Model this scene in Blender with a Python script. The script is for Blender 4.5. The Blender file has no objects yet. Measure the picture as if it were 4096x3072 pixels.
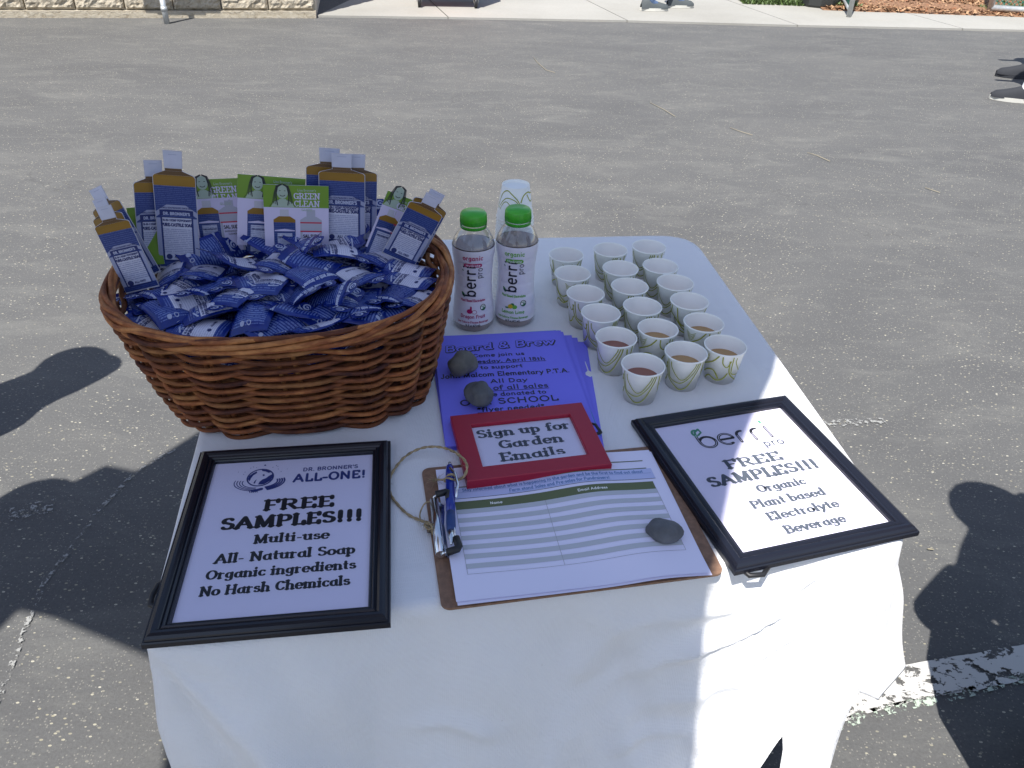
import bpy, math, random
from math import sin, cos, pi, radians, atan2, hypot
from mathutils import Vector, Matrix, noise
random.seed(7)
S = bpy.context.scene
COL = S.collection
TH = 0.72                     # table height
CAMH = TH + 0.6658            # camera height

# ------------------------------------------------------------------ camera
F_PX, PITCH, ROLL = 3210.9, 0.5972, 0.0352
_f = Vector((0, cos(PITCH), -sin(PITCH))); _x = Vector((1, 0, 0)); _u = _x.cross(_f)
CX = _x*cos(ROLL) + _u*sin(ROLL); CU = -_x*sin(ROLL) + _u*cos(ROLL); CF = _f
cam = bpy.data.cameras.new('camera'); co = bpy.data.objects.new('camera', cam); COL.objects.link(co)
co.matrix_world = Matrix(((CX.x, CU.x, -CF.x, 0), (CX.y, CU.y, -CF.y, 0), (CX.z, CU.z, -CF.z, CAMH), (0, 0, 0, 1)))
cam.sensor_width = 36; cam.lens = 36*F_PX/4096; cam.clip_start = .02; cam.clip_end = 500
S.camera = co
S.render.resolution_x, S.render.resolution_y = 1024, 768

# ------------------------------------------------------------------ world, sun, exposure
SUN_EL, SAZ = radians(62), radians(67)          # shadows fall towards (cos SAZ, sin SAZ)
w = bpy.data.worlds.new('World'); S.world = w; w.use_nodes = True
nt = w.node_tree; nt.nodes.clear()
sk = nt.nodes.new('ShaderNodeTexSky'); sk.sky_type = 'NISHITA'; sk.sun_disc = False
sk.sun_elevation = SUN_EL; sk.sun_rotation = atan2(-cos(SAZ), -sin(SAZ))
sk.air_density = 1.0; sk.dust_density = .6; sk.ozone_density = 1.4
bg = nt.nodes.new('ShaderNodeBackground'); bg.inputs[1].default_value = .122
ow = nt.nodes.new('ShaderNodeOutputWorld')
wb = nt.nodes.new('ShaderNodeMix'); wb.data_type = 'RGBA'; wb.blend_type = 'MULTIPLY'; wb.inputs[0].default_value = 1; wb.inputs[7].default_value = (1.12, 1.0, .935, 1)
nt.links.new(sk.outputs[0], wb.inputs[6]); nt.links.new(wb.outputs[2], bg.inputs[0]); nt.links.new(bg.outputs[0], ow.inputs[0])
sl = bpy.data.lights.new('sun', 'SUN'); sl.energy = 5.0; sl.angle = radians(.40); sl.color = (1, .965, .90)
so = bpy.data.objects.new('sun', sl); COL.objects.link(so); so.location = (-3, -5, 8)
SD = Vector((cos(SAZ)*cos(SUN_EL), sin(SAZ)*cos(SUN_EL), -sin(SUN_EL)))
so.rotation_euler = SD.to_track_quat('-Z', 'Y').to_euler()
S.view_settings.view_transform = 'Standard'; S.view_settings.look = 'None'
S.view_settings.exposure = .77; S.view_settings.gamma = 1
S.render.engine = 'CYCLES'

def ray(px, py):
    return (CF + CX*((px-2048)/F_PX) - CU*((py-1536)/F_PX))
def at(px, py, z):            # world point at height z
    d = ray(px, py); t = (z-CAMH)/d.z
    return Vector((0, 0, CAMH)) + d*t

# ------------------------------------------------------------------ materials
def mat(name, col=(.5, .5, .5), rough=.6, metal=0, spec=.5, var=0, vscale=20, bump=0, bscale=200, coords='Object',
        vcol=None, sheen=0, stretch=None, detail=4, trans=0, alpha=1, subs=0):
    m = bpy.data.materials.new(name); m.use_nodes = True
    n = m.node_tree.nodes; L = m.node_tree.links; b = n['Principled BSDF']
    b.inputs['Base Color'].default_value = (*col, 1); b.inputs['Roughness'].default_value = rough
    b.inputs['Metallic'].default_value = metal; b.inputs['Specular IOR Level'].default_value = spec
    if sheen: b.inputs['Sheen Weight'].default_value = sheen
    if trans: b.inputs['Transmission Weight'].default_value = trans
    tc = n.new('ShaderNodeTexCoord'); mp = n.new('ShaderNodeMapping'); L.new(tc.outputs[coords], mp.inputs[0])
    if stretch: mp.inputs['Scale'].default_value = stretch
    if var:
        t = n.new('ShaderNodeTexNoise'); t.inputs['Scale'].default_value = vscale; t.inputs['Detail'].default_value = detail
        L.new(mp.outputs[0], t.inputs[0])
        r = n.new('ShaderNodeValToRGB'); r.color_ramp.elements[0].position = .3; r.color_ramp.elements[1].position = .7
        c2 = vcol or tuple(min(1, c*(1+var)) for c in col); c1 = tuple(c*(1-var) for c in col) if not vcol else col
        r.color_ramp.elements[0].color = (*c1, 1); r.color_ramp.elements[1].color = (*c2, 1)
        L.new(t.outputs[0], r.inputs[0]); L.new(r.outputs[0], b.inputs['Base Color'])
    if bump:
        t = n.new('ShaderNodeTexNoise'); t.inputs['Scale'].default_value = bscale; t.inputs['Detail'].default_value = 6
        L.new(mp.outputs[0], t.inputs[0])
        bn = n.new('ShaderNodeBump'); bn.inputs['Strength'].default_value = bump; bn.inputs['Distance'].default_value = .002
        L.new(t.outputs[0], bn.inputs['Height']); L.new(bn.outputs[0], b.inputs['Normal'])
    return m

class NB:                      # tiny node helper
    def __init__(s, m): s.m = m; s.n = m.node_tree.nodes; s.L = m.node_tree.links; s.b = s.n['Principled BSDF']
    def new(s, t, **k):
        x = s.n.new(t)
        for a, v in k.items(): setattr(x, a, v)
        return x
    def link(s, a, b): s.L.new(a, b)
    def val(s, sock, v):
        if isinstance(v, (int, float)): sock.default_value = v
        else: s.L.new(v, sock)
    def math(s, op, a, b=0, c=0):
        x = s.n.new('ShaderNodeMath'); x.operation = op
        s.val(x.inputs[0], a); s.val(x.inputs[1], b)
        if len(x.inputs) > 2: s.val(x.inputs[2], c)
        return x.outputs[0]
    def noise(s, vec, scale, detail=3, rough=.5, dist=0):
        x = s.n.new('ShaderNodeTexNoise'); x.inputs['Scale'].default_value = scale; x.inputs['Detail'].default_value = detail
        x.inputs['Roughness'].default_value = rough; x.inputs['Distortion'].default_value = dist
        s.L.new(vec, x.inputs[0]); return x.outputs[0]
    def map(s, vec, sc=(1, 1, 1), rot=(0, 0, 0)):
        x = s.n.new('ShaderNodeMapping'); x.inputs['Scale'].default_value = sc; x.inputs['Rotation'].default_value = rot
        s.L.new(vec, x.inputs[0]); return x.outputs[0]
    def ramp(s, f, stops):
        x = s.n.new('ShaderNodeValToRGB'); e = x.color_ramp.elements
        while len(e) < len(stops): e.new(.5)
        for i, (p, c) in enumerate(stops): e[i].position = p; e[i].color = (*c, 1) if isinstance(c, tuple) else (c, c, c, 1)
        s.L.new(f, x.inputs[0]); return x.outputs[0]
    def mix(s, f, a, b, mode='MIX'):
        x = s.n.new('ShaderNodeMix'); x.data_type = 'RGBA'; x.blend_type = mode
        s.val(x.inputs[0], f)
        for k, v in ((6, a), (7, b)):
            if isinstance(v, tuple): x.inputs[k].default_value = (*v, 1)
            else: s.L.new(v, x.inputs[k])
        return x.outputs[2]
    def bump(s, h, strength, dist=.002):
        x = s.n.new('ShaderNodeBump'); x.inputs['Strength'].default_value = strength; x.inputs['Distance'].default_value = dist
        s.L.new(h, x.inputs['Height']); s.L.new(x.outputs[0], s.b.inputs['Normal'])

def objcoord(b): return b.new('ShaderNodeTexCoord').outputs['Object']
def geocoord(b): return b.new('ShaderNodeNewGeometry').outputs['Position']

def m_asphalt():
    m = mat('worn_asphalt', rough=.9, spec=.25); b = NB(m); P = geocoord(b)
    big = b.noise(b.map(P, (.7, 1.3, 1), (0, 0, .12)), 1.3, 6, .62, .6)
    base = b.ramp(big, [(.34, (.088, .088, .089)), (.5, (.098, .098, .098)), (.68, (.110, .109, .107))])
    st = b.noise(b.map(P, (1, 2.3, 1), (0, 0, .1)), 2.6, 7, .72, .6)
    base = b.mix(b.math('MULTIPLY', b.ramp(st, [(.5, 0.), (.74, 1.)]), .38), base, (.20, .197, .18))
    fine = b.noise(P, 160, 4, .7)
    base = b.mix(.55, base, b.ramp(fine, [(.3, (.72, .72, .72)), (.7, (1.24, 1.24, 1.24))]), 'MULTIPLY')
    v = b.new('ShaderNodeTexVoronoi', feature='F1'); v.inputs['Scale'].default_value = 105; v.inputs['Randomness'].default_value = 1
    b.link(b.map(P, (.75, 1.25, 1), (0, 0, .3)), v.inputs['Vector'])
    dot = b.math('LESS_THAN', v.outputs['Distance'], .27)
    sel = b.new('ShaderNodeSeparateColor'); b.link(v.outputs['Color'], sel.inputs[0])
    dens = b.math('ADD', .68, b.math('MULTIPLY', b.ramp(b.noise(b.map(P, (1, 2.2, 1), (0, 0, .1)), 2.2, 5, .65), [(.38, 1.), (.66, 0.)]), .24))
    pick = b.math('GREATER_THAN', sel.outputs[0], dens)
    agg = b.ramp(sel.outputs[1], [(0., (.17, .165, .15)), (.6, (.27, .25, .185)), (1., (.42, .40, .33))])
    base = b.mix(b.math('MULTIPLY', dot, pick), base, agg)
    v2 = b.new('ShaderNodeTexVoronoi', feature='F1'); v2.inputs['Scale'].default_value = 210
    b.link(P, v2.inputs['Vector'])
    s2 = b.new('ShaderNodeSeparateColor'); b.link(v2.outputs['Color'], s2.inputs[0])
    d2 = b.math('MULTIPLY', b.math('LESS_THAN', v2.outputs['Distance'], .35), b.math('GREATER_THAN', s2.outputs[0], .8))
    base = b.mix(b.math('MULTIPLY', d2, .5), base, (.25, .24, .21))
    v3 = b.new('ShaderNodeTexVoronoi', feature='DISTANCE_TO_EDGE'); v3.inputs['Scale'].default_value = .42
    wv = b.new('ShaderNodeVectorMath', operation='ADD'); b.link(P, wv.inputs[0])
    nz = b.new('ShaderNodeTexNoise'); nz.inputs['Scale'].default_value = 2.6; nz.inputs['Detail'].default_value = 6; b.link(P, nz.inputs[0])
    b.link(nz.outputs[1], wv.inputs[1]); b.link(wv.outputs[0], v3.inputs['Vector'])
    crack = b.math('MULTIPLY', b.math('LESS_THAN', v3.outputs['Distance'], .0022), b.math('GREATER_THAN', b.noise(P, .9, 2), .55))
    base = b.mix(b.math('MULTIPLY', crack, .28), base, (.05, .05, .05))
    b.link(base, b.b.inputs['Base Color'])
    b.bump(b.noise(P, 240, 6, .8), .55, .004)
    return m

def m_concrete():
    m = mat('pale_concrete', rough=.85, spec=.3); b = NB(m); P = geocoord(b)
    c = b.ramp(b.noise(P, .9, 6, .6), [(.3, (.27, .262, .238)), (.55, (.31, .302, .278)), (.75, (.335, .325, .30))])
    c = b.mix(.35, c, b.ramp(b.noise(P, 45, 5, .7), [(.3, (.8, .8, .8)), (.7, (1.1, 1.1, 1.1))]), 'MULTIPLY')
    st = b.ramp(b.noise(b.map(P, (1, 4, 1)), 2.5, 5, .7), [(.6, 0.), (.72, 1.)])
    c = b.mix(b.math('MULTIPLY', st, .3), c, (.30, .265, .22))
    b.link(c, b.b.inputs['Base Color']); b.bump(b.noise(P, 120, 5, .7), .3, .002); return m

def m_splitface():
    m = mat('split_face_block', rough=.9, spec=.2); b = NB(m); P = geocoord(b)
    n1 = b.noise(b.map(P, (1, 1, 1.4), (.3, .2, 0)), 22, 7, .75, .5)
    c = b.ramp(n1, [(.32, (.25, .205, .15)), (.45, (.40, .35, .27)), (.7, (.50, .455, .375))])
    b.link(c, b.b.inputs['Base Color']); b.bump(n1, 1., .02); return m

def m_cloth():
    m = mat('white_tablecloth_cotton', (.80, .80, .805), rough=.92, spec=.15, sheen=.15); b = NB(m); P = objcoord(b)
    wx = b.new('ShaderNodeTexWave', wave_type='BANDS', bands_direction='X'); wx.inputs['Scale'].default_value = 150; wx.inputs['Distortion'].default_value = 2
    b.link(P, wx.inputs[0])
    wy = b.new('ShaderNodeTexWave', wave_type='BANDS', bands_direction='Y'); wy.inputs['Scale'].default_value = 150; wy.inputs['Distortion'].default_value = 2
    b.link(P, wy.inputs[0])
    h = b.math('ADD', b.math('MULTIPLY', b.math('ADD', wx.outputs[1], wy.outputs[1]), .12),
               b.math('MULTIPLY', b.noise(b.map(P, (1, .6, 1.5), (.3, .4, .8)), 7, 6, .6, .8), 4.2))
    b.bump(h, .45, .0030)
    c = b.ramp(b.noise(P, 3, 5, .6), [(.3, (.77, .77, .785)), (.7, (.82, .82, .825))])
    sp = b.ramp(b.noise(P, 55, 2, .5), [(.765, 0.), (.79, 1.)])
    c = b.mix(b.math('MULTIPLY', sp, .35), c, (.45, .42, .40))
    b.link(c, b.b.inputs['Base Color']); return m

def m_wicker():
    m = mat('brown_willow_rod', rough=.62, spec=.3); b = NB(m); P = objcoord(b)
    oi = b.new('ShaderNodeObjectInfo')
    n1 = b.noise(b.map(P, (7, 7, 26)), 4, 5, .65)
    f = b.math('ADD', b.math('MULTIPLY', n1, .75), b.math('MULTIPLY', oi.outputs['Random'], .32))
    c = b.ramp(f, [(.26, (.035, .012, .012)), (.42, (.105, .034, .017)), (.58, (.24, .082, .028)), (.76, (.45, .21, .075))])
    at_ = b.new('ShaderNodeVertexColor', layer_name='rod')
    c = b.mix(.8, c, at_.outputs[0], 'MULTIPLY')
    nk = b.ramp(b.noise(P, 75, 3, .6), [(.25, (.55, .5, .45)), (.6, (1.05, 1.05, 1.05))])
    c = b.mix(.6, c, nk, 'MULTIPLY')
    b.link(c, b.b.inputs['Base Color']); b.bump(b.noise(b.map(P, (3, 3, 9)), 60, 5, .7), .5, .002); return m

def m_fine(name, bg_, ink, pitch=.0026, word=330., amount=.9, rough=.35):
    """fine illegible print: rows of words, coordinates from the UV map in metres"""
    m = mat(name, bg_, rough=rough); b = NB(m)
    uv = b.new('ShaderNodeUVMap', uv_map='UVMap'); sp = b.new('ShaderNodeSeparateXYZ'); b.link(uv.outputs[0], sp.inputs[0])
    u, v = sp.outputs[0], sp.outputs[1]
    r = b.math('DIVIDE', v, pitch); row = b.math('FLOOR', r); fr = b.math('FRACT', r)
    ln = b.math('MULTIPLY', b.math('GREATER_THAN', fr, .28), b.math('LESS_THAN', fr, .80))
    cx = b.new('ShaderNodeCombineXYZ'); b.link(b.math('MULTIPLY', u, word), cx.inputs[0]); b.link(b.math('MULTIPLY', row, 7.31), cx.inputs[1])
    wd = b.ramp(b.noise(cx.outputs[0], 1.6, 3, .7), [(.40, 0.), (.47, 1.)])
    f = b.math('MULTIPLY', b.math('MULTIPLY', ln, wd), amount)
    b.link(b.mix(f, bg_, ink), b.b.inputs['Base Color']); return m

M = {}
M['asphalt'] = m_asphalt(); M['concrete'] = m_concrete(); M['block'] = m_splitface(); M['cloth'] = m_cloth(); M['wicker'] = m_wicker()
NAVY = (.014, .026, .155); BLUE = (.016, .048, .32); LAB = (.60, .60, .74); PAP = (.79, .77, .93)
M['film'] = mat('blue_sachet_film', (.007, .024, .20), rough=.26, spec=.5, var=.15, vscale=40, bump=.35, bscale=55)
M['film_label'] = m_fine('sachet_label_print', (.70, .68, .80), (.30, .31, .46), .0030, 420, .42, .32)
M['film_back'] = m_fine('sachet_back_print', (.007, .024, .20), (.15, .21, .48), .0040, 300, .8, .25)
M['film_fine'] = m_fine('sachet_fine_print', (.007, .024, .20), (.11, .16, .40), .0030, 380, .75, .25)
M['ink_lt'] = mat('pale_print_ink', (.42, .45, .62), .4)
M['ink_navy'] = mat('navy_print_ink', (.016, .026, .13), .5)
M['card_edge'] = mat('card_board', (.50, .49, .55), .7)
M['card_cap'] = mat('printed_lavender_cap', (.50, .51, .62), .45, var=.05, vscale=60)
M['card_amber'] = mat('printed_amber_soap', (.25, .13, .012), .4, var=.25, vscale=30, stretch=(.2, 1, 1))
M['card_neck'] = mat('printed_brown_neck', (.115, .062, .026), .4)
M['card_blue'] = m_fine('card_blue_print', (.014, .032, .17), (.055, .09, .26), .0026, 420, .9, .4)
M['card_panel'] = m_fine('card_panel_print', (.50, .51, .64), (.12, .15, .33), .0027, 360, .6, .4)
M['card_plain'] = mat('card_plain_panel', (.52, .53, .66), .4)
M['card_band'] = mat('card_grey_band', (.30, .32, .47), .4)
M['card_navy'] = mat('card_navy', (.012, .024, .13), .4)
M['green'] = mat('printed_olive_green', (.16, .29, .028), .4, var=.04)
M['gc_white'] = mat('guide_card_white', (.60, .55, .74), .4)
M['gc_grey'] = mat('guide_card_grey', (.40, .40, .48), .4)
M['red_print'] = mat('red_print', (.50, .03, .07), .4)
M['face'] = mat('sketch_pale', (.36, .44, .36), .5)
M['paper'] = mat('white_paper', PAP, .75, spec=.2, var=.015, vscale=4)
M['photo_white'] = mat('cup_paper', (.93, .93, .88), .5, spec=.3, var=.012, vscale=30)
M['cup_in'] = mat('cup_inside_coating', (.92, .90, .86), .3, spec=.4)
M['olive'] = mat('olive_green_line', (.36, .38, .03), .5)
M['black'] = mat('black_ink', (.012, .012, .016), .5)
M['greyink'] = mat('grey_ink', (.07, .085, .11), .6)
M['frame'] = mat('black_satin_moulding', (.009, .010, .017), .27, spec=.5, bump=.12, bscale=40)
M['red'] = mat('red_painted_wood', (.33, .006, .028), .38, bump=.1, bscale=50)
M['board'] = mat('brown_hardboard', (.235, .135, .085), .7, var=.2, vscale=160, bump=.3, bscale=300)
M['chrome'] = mat('chromed_steel', (.75, .77, .80), .22, metal=1)
M['rubber'] = mat('black_rubber', (.012, .012, .014), .5)
M['penblue'] = mat('blue_pen_barrel', (.010, .030, .26), .18, spec=.6)
M['pengrip'] = mat('blue_rubber_grip', (.018, .05, .18), .6)
M['twine'] = mat('jute_twine', (.36, .27, .15), .9, var=.35, vscale=250)
M['stone'] = mat('grey_pebble', (.105, .11, .12), .75, var=.3, vscale=45, bump=.5, bscale=160)
M['stone2'] = mat('brown_grey_pebble', (.14, .132, .118), .75, var=.45, vscale=30, bump=.5, bscale=160)
M['flyer'] = mat('periwinkle_paper', (.215, .21, .86), .75, spec=.2)
M['teal'] = mat('teal_paper', (.05, .32, .46), .75)
M['greencap'] = mat('green_plastic_cap', (.055, .40, .022), .33, spec=.5)
M['pet'] = None
M['label_white'] = mat('bottle_sleeve_white', (.74, .72, .78), .28, spec=.5, var=.02, vscale=40)
M['tea'] = mat('amber_drink', (.42, .26, .11), .08)
M['redtea'] = mat('red_drink', (.28, .11, .08), .08)
M['dtea'] = mat('bottle_liquid_brown', (.34, .26, .24), .2)
M['magenta'] = mat('magenta_ink', (.42, .012, .10), .4)
M['lime'] = mat('lime_green_ink', (.13, .40, .035), .4)
M['dkgreen'] = mat('dark_green_ink', (.015, .16, .05), .4)
M['yellow'] = mat('lemon_yellow_ink', (.60, .42, .02), .4)
M['charcoal'] = mat('charcoal_ink', (.02, .022, .03), .4)
M['hdr'] = mat('form_green_bar', (.12, .145, .065), .7)
M['stripe'] = mat('form_grey_stripe', (.50, .52, .56), .75)
M['boxblue'] = mat('form_pale_blue', (.50, .54, .80), .75)
M['steel_ink'] = mat('form_steel_blue_ink', (.12, .22, .44), .7)
M['hair_line'] = mat('form_hairline', (.30, .30, .33), .7)
M['logo'] = mat('logo_navy_ink', (.030, .050, .22), .5)
M['logogreen'] = mat('logo_green', (.05, .27, .15), .5)
M['galv'] = mat('galvanised_pipe', (.50, .52, .53), .42, metal=.6, var=.1, vscale=30)
M['greenwire'] = mat('green_vinyl_wire', (.02, .16, .12), .5)
M['bin'] = mat('black_bin_plastic', (.028, .030, .030), .5, bump=.2, bscale=60)
M['mulch'] = mat('wood_mulch', (.20, .105, .055), .9, var=.5, vscale=60, bump=.8, bscale=80)
M['chip'] = mat('wood_chip', (.33, .20, .11), .9, var=.4, vscale=90)
M['chip2'] = mat('dark_wood_chip', (.24, .10, .045), .9, var=.4, vscale=90)
M['leaf'] = mat('weed_leaf', (.06, .10, .022), .6, var=.4, vscale=30)
M['cartred'] = mat('orange_red_paint', (.50, .08, .03), .45)
M['steel'] = mat('dull_steel', (.30, .29, .27), .45, metal=.7)
M['rust'] = mat('rusty_paint', (.42, .20, .06), .7, var=.4, vscale=40)
M['skin'] = mat('skin', (.50, .30, .21), .5, subs=.1)
M['jeans'] = mat('blue_jeans', (.06, .10, .19), .85, var=.15, vscale=40)
M['dark'] = mat('dark_cloth', (.02, .022, .028), .85)
M['shoe'] = mat('grey_canvas_shoe', (.060, .070, .075), .8)
M['sole'] = mat('white_rubber_sole', (.50, .49, .45), .6)
M['white_tee'] = mat('white_cotton', (.72, .72, .74), .85)
M['shirt'] = mat('blue_cotton', (.08, .16, .38), .85)
M['redcloth'] = mat('red_cotton', (.36, .04, .035), .85)
M['hair'] = mat('brown_hair', (.05, .025, .012), .6, bump=.4, bscale=90)
M['blocker'] = mat('shade_blocker_fabric', (.40, .38, .34), .9, bump=.2, bscale=400)
M['stucco'] = mat('cream_stucco', (.55, .50, .40), .9, bump=.4, bscale=60)
M['twig'] = mat('dry_straw', (.27, .24, .17), .8)

def m_pet():
    m = bpy.data.materials.new('clear_bottle_plastic'); m.use_nodes = True; n = m.node_tree.nodes; L = m.node_tree.links
    n.clear(); o = n.new('ShaderNodeOutputMaterial'); mx = n.new('ShaderNodeMixShader'); t = n.new('ShaderNodeBsdfTransparent')
    g = n.new('ShaderNodeBsdfGlossy'); g.inputs['Roughness'].default_value = .05; t.inputs[0].default_value = (.93, .94, .96, 1)
    lw = n.new('ShaderNodeLayerWeight'); lw.inputs[0].default_value = .32
    mm = n.new('ShaderNodeMath'); mm.operation = 'MULTIPLY_ADD'; mm.inputs[1].default_value = .6; mm.inputs[2].default_value = .05
    L.new(lw.outputs['Facing'], mm.inputs[0])
    L.new(mm.outputs[0], mx.inputs[0]); L.new(t.outputs[0], mx.inputs[1]); L.new(g.outputs[0], mx.inputs[2]); L.new(mx.outputs[0], o.inputs[0]); return m
def m_glass():
    m = bpy.data.materials.new('picture_glass'); m.use_nodes = True; n = m.node_tree.nodes; L = m.node_tree.links
    n.clear(); o = n.new('ShaderNodeOutputMaterial'); mx = n.new('ShaderNodeMixShader'); t = n.new('ShaderNodeBsdfTransparent')
    g = n.new('ShaderNodeBsdfGlossy'); g.inputs['Roughness'].default_value = .02; t.inputs[0].default_value = (1, 1, 1, 1)
    lw = n.new('ShaderNodeFresnel'); lw.inputs[0].default_value = 1.18
    L.new(lw.outputs[0], mx.inputs[0]); L.new(t.outputs[0], mx.inputs[1]); L.new(g.outputs[0], mx.inputs[2]); L.new(mx.outputs[0], o.inputs[0]); return m
M['pet'] = m_pet(); M['glass'] = m_glass()

# ------------------------------------------------------------------ mesh helpers
def tag(o, label=None, cat=None, group=None, kind=None):
    if label: o['label'] = label
    if cat: o['category'] = cat
    if group: o['group'] = group
    if kind: o['kind'] = kind
    return o
def empty(name, loc=(0, 0, 0), rz=0, label=None, cat=None, group=None):
    o = bpy.data.objects.new(name, None); COL.objects.link(o); o.empty_display_size = .05
    o.location = loc; o.rotation_euler = (0, 0, rz); return tag(o, label, cat, group)

class MB:
    def __init__(s): s.v = []; s.f = []; s.mi = []; s.uv = {}; s.sm = []; s.mats = []; s.vc = None
    def m(s, mt):
        if mt not in s.mats: s.mats.append(mt)
        return s.mats.index(mt)
    def vert(s, p, uv=None):
        s.v.append(tuple(p)); i = len(s.v)-1
        if uv: s.uv[i] = uv
        return i
    def face(s, idx, mt, smooth=False): s.f.append(tuple(idx)); s.mi.append(s.m(mt)); s.sm.append(smooth)
    def poly(s, pts, mt, uv=None, smooth=False):
        s.face([s.vert(p, (uv[i] if uv else (p[0], p[1]))) for i, p in enumerate(pts)], mt, smooth)
    def box(s, c, d, mt, rz=0):
        x, y, z = (k/2 for k in d); C_, S_ = cos(rz), sin(rz)
        P = [(c[0]+a*x*C_-b_*y*S_, c[1]+a*x*S_+b_*y*C_, c[2]+e*z) for e in (-1, 1) for a, b_ in ((-1, -1), (1, -1), (1, 1), (-1, 1))]
        i = [s.vert(p) for p in P]
        for q in ((0, 3, 2, 1), (4, 5, 6, 7), (0, 1, 5, 4), (1, 2, 6, 5), (2, 3, 7, 6), (3, 0, 4, 7)): s.face([i[k] for k in q], mt)
    def lathe(s, prof, mt, n=28, c=(0, 0, 0), smooth=True, uvw=None):
        rows = []
        for r, z in prof: rows.append([s.vert((c[0]+r*cos(2*pi*k/n), c[1]+r*sin(2*pi*k/n), c[2]+z), (r*2*pi*k/n, z)) for k in range(n)])
        for a, b_ in zip(rows, rows[1:]):
            for k in range(n): s.face((a[k], a[(k+1) % n], b_[(k+1) % n], b_[k]), mt, smooth)
        return rows
    def disc(s, r, z, mt, n=28, c=(0, 0)):
        s.face([s.vert((c[0]+r*cos(2*pi*k/n), c[1]+r*sin(2*pi*k/n), z)) for k in range(n)], mt)
    def tube(s, pts, rad, mt, n=7, closed=False, caps=True, col=None):
        pts = [Vector(p) for p in pts]; N = len(pts); rows = []
        rads = rad if hasattr(rad, '__len__') else [rad]*N
        up = Vector((0, 0, 1)); pv = None
        for i in range(N):
            if closed: t = pts[(i+1) % N]-pts[i-1]
            else: t = pts[min(i+1, N-1)]-pts[max(i-1, 0)]
            if t.length < 1e-9: t = Vector((1, 0, 0))
            t.normalize()
            if pv is None:
                a = up.cross(t)
                if a.length < .1: a = Vector((1, 0, 0)).cross(t)
            else: a = pv - t*pv.dot(t)
            a.normalize(); pv = a; b_ = t.cross(a)
            rows.append([s.vert(pts[i]+(a*cos(2*pi*k/n)+b_*sin(2*pi*k/n))*rads[i]) for k in range(n)])
        rng = range(N if closed else N-1)
        for i in rng:
            A, B = rows[i], rows[(i+1) % N]
            for k in range(n): s.face((A[k], A[(k+1) % n], B[(k+1) % n], B[k]), mt, True)
        if caps and not closed: s.face(rows[0][::-1], mt); s.face(rows[-1], mt)
        return rows
    def grid(s, rows, mt, smooth=True, closed=False, mf=None):
        """rows: list of lists of (pos, uv)"""
        ids = [[s.vert(p, uv) for p, uv in r] for r in rows]
        for i in range(len(ids)-1):
            n = len(ids[i])
            for k in range(n if closed else n-1):
                s.face((ids[i][k], ids[i][(k+1) % n], ids[i+1][(k+1) % n], ids[i+1][k]), mf(i, k) if mf else mt, smooth)
        return ids
    def build(s, name, parent=None, loc=None):
        me = bpy.data.meshes.new(name); me.from_pydata(s.v, [], s.f)
        for m_ in s.mats: me.materials.append(m_)
        me.polygons.foreach_set('material_index', s.mi); me.polygons.foreach_set('use_smooth', s.sm)
        if s.uv:
            ul = me.uv_layers.new(name='UVMap')
            buf = [0.]*(2*len(me.loops))
            for l in me.loops:
                q = s.uv.get(l.vertex_index, (0, 0)); buf[2*l.index] = q[0]; buf[2*l.index+1] = q[1]
            ul.data.foreach_set('uv', buf)
        if s.vc:
            ca = me.color_attributes.new(name='rod', type='FLOAT_COLOR', domain='POINT')
            ca.data.foreach_set('color', [c for q in s.vc for c in q])
        me.update()
        o = bpy.data.objects.new(name, me); COL.objects.link(o)
        if parent: o.parent = parent
        if loc: o.location = loc
        return o
def obj(name, me, parent=None):
    o = bpy.data.objects.new(name, me); COL.objects.link(o)
    if parent: o.parent = parent
    return o
def rng_children(o, allobs): return [c for c in allobs if c.parent == o]
def copy_tree(o, parent=None):
    c = o.copy(); COL.objects.link(c)
    if parent: c.parent = parent
    for ch in [k for k in o.children]: copy_tree(ch, c)
    return c

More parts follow.
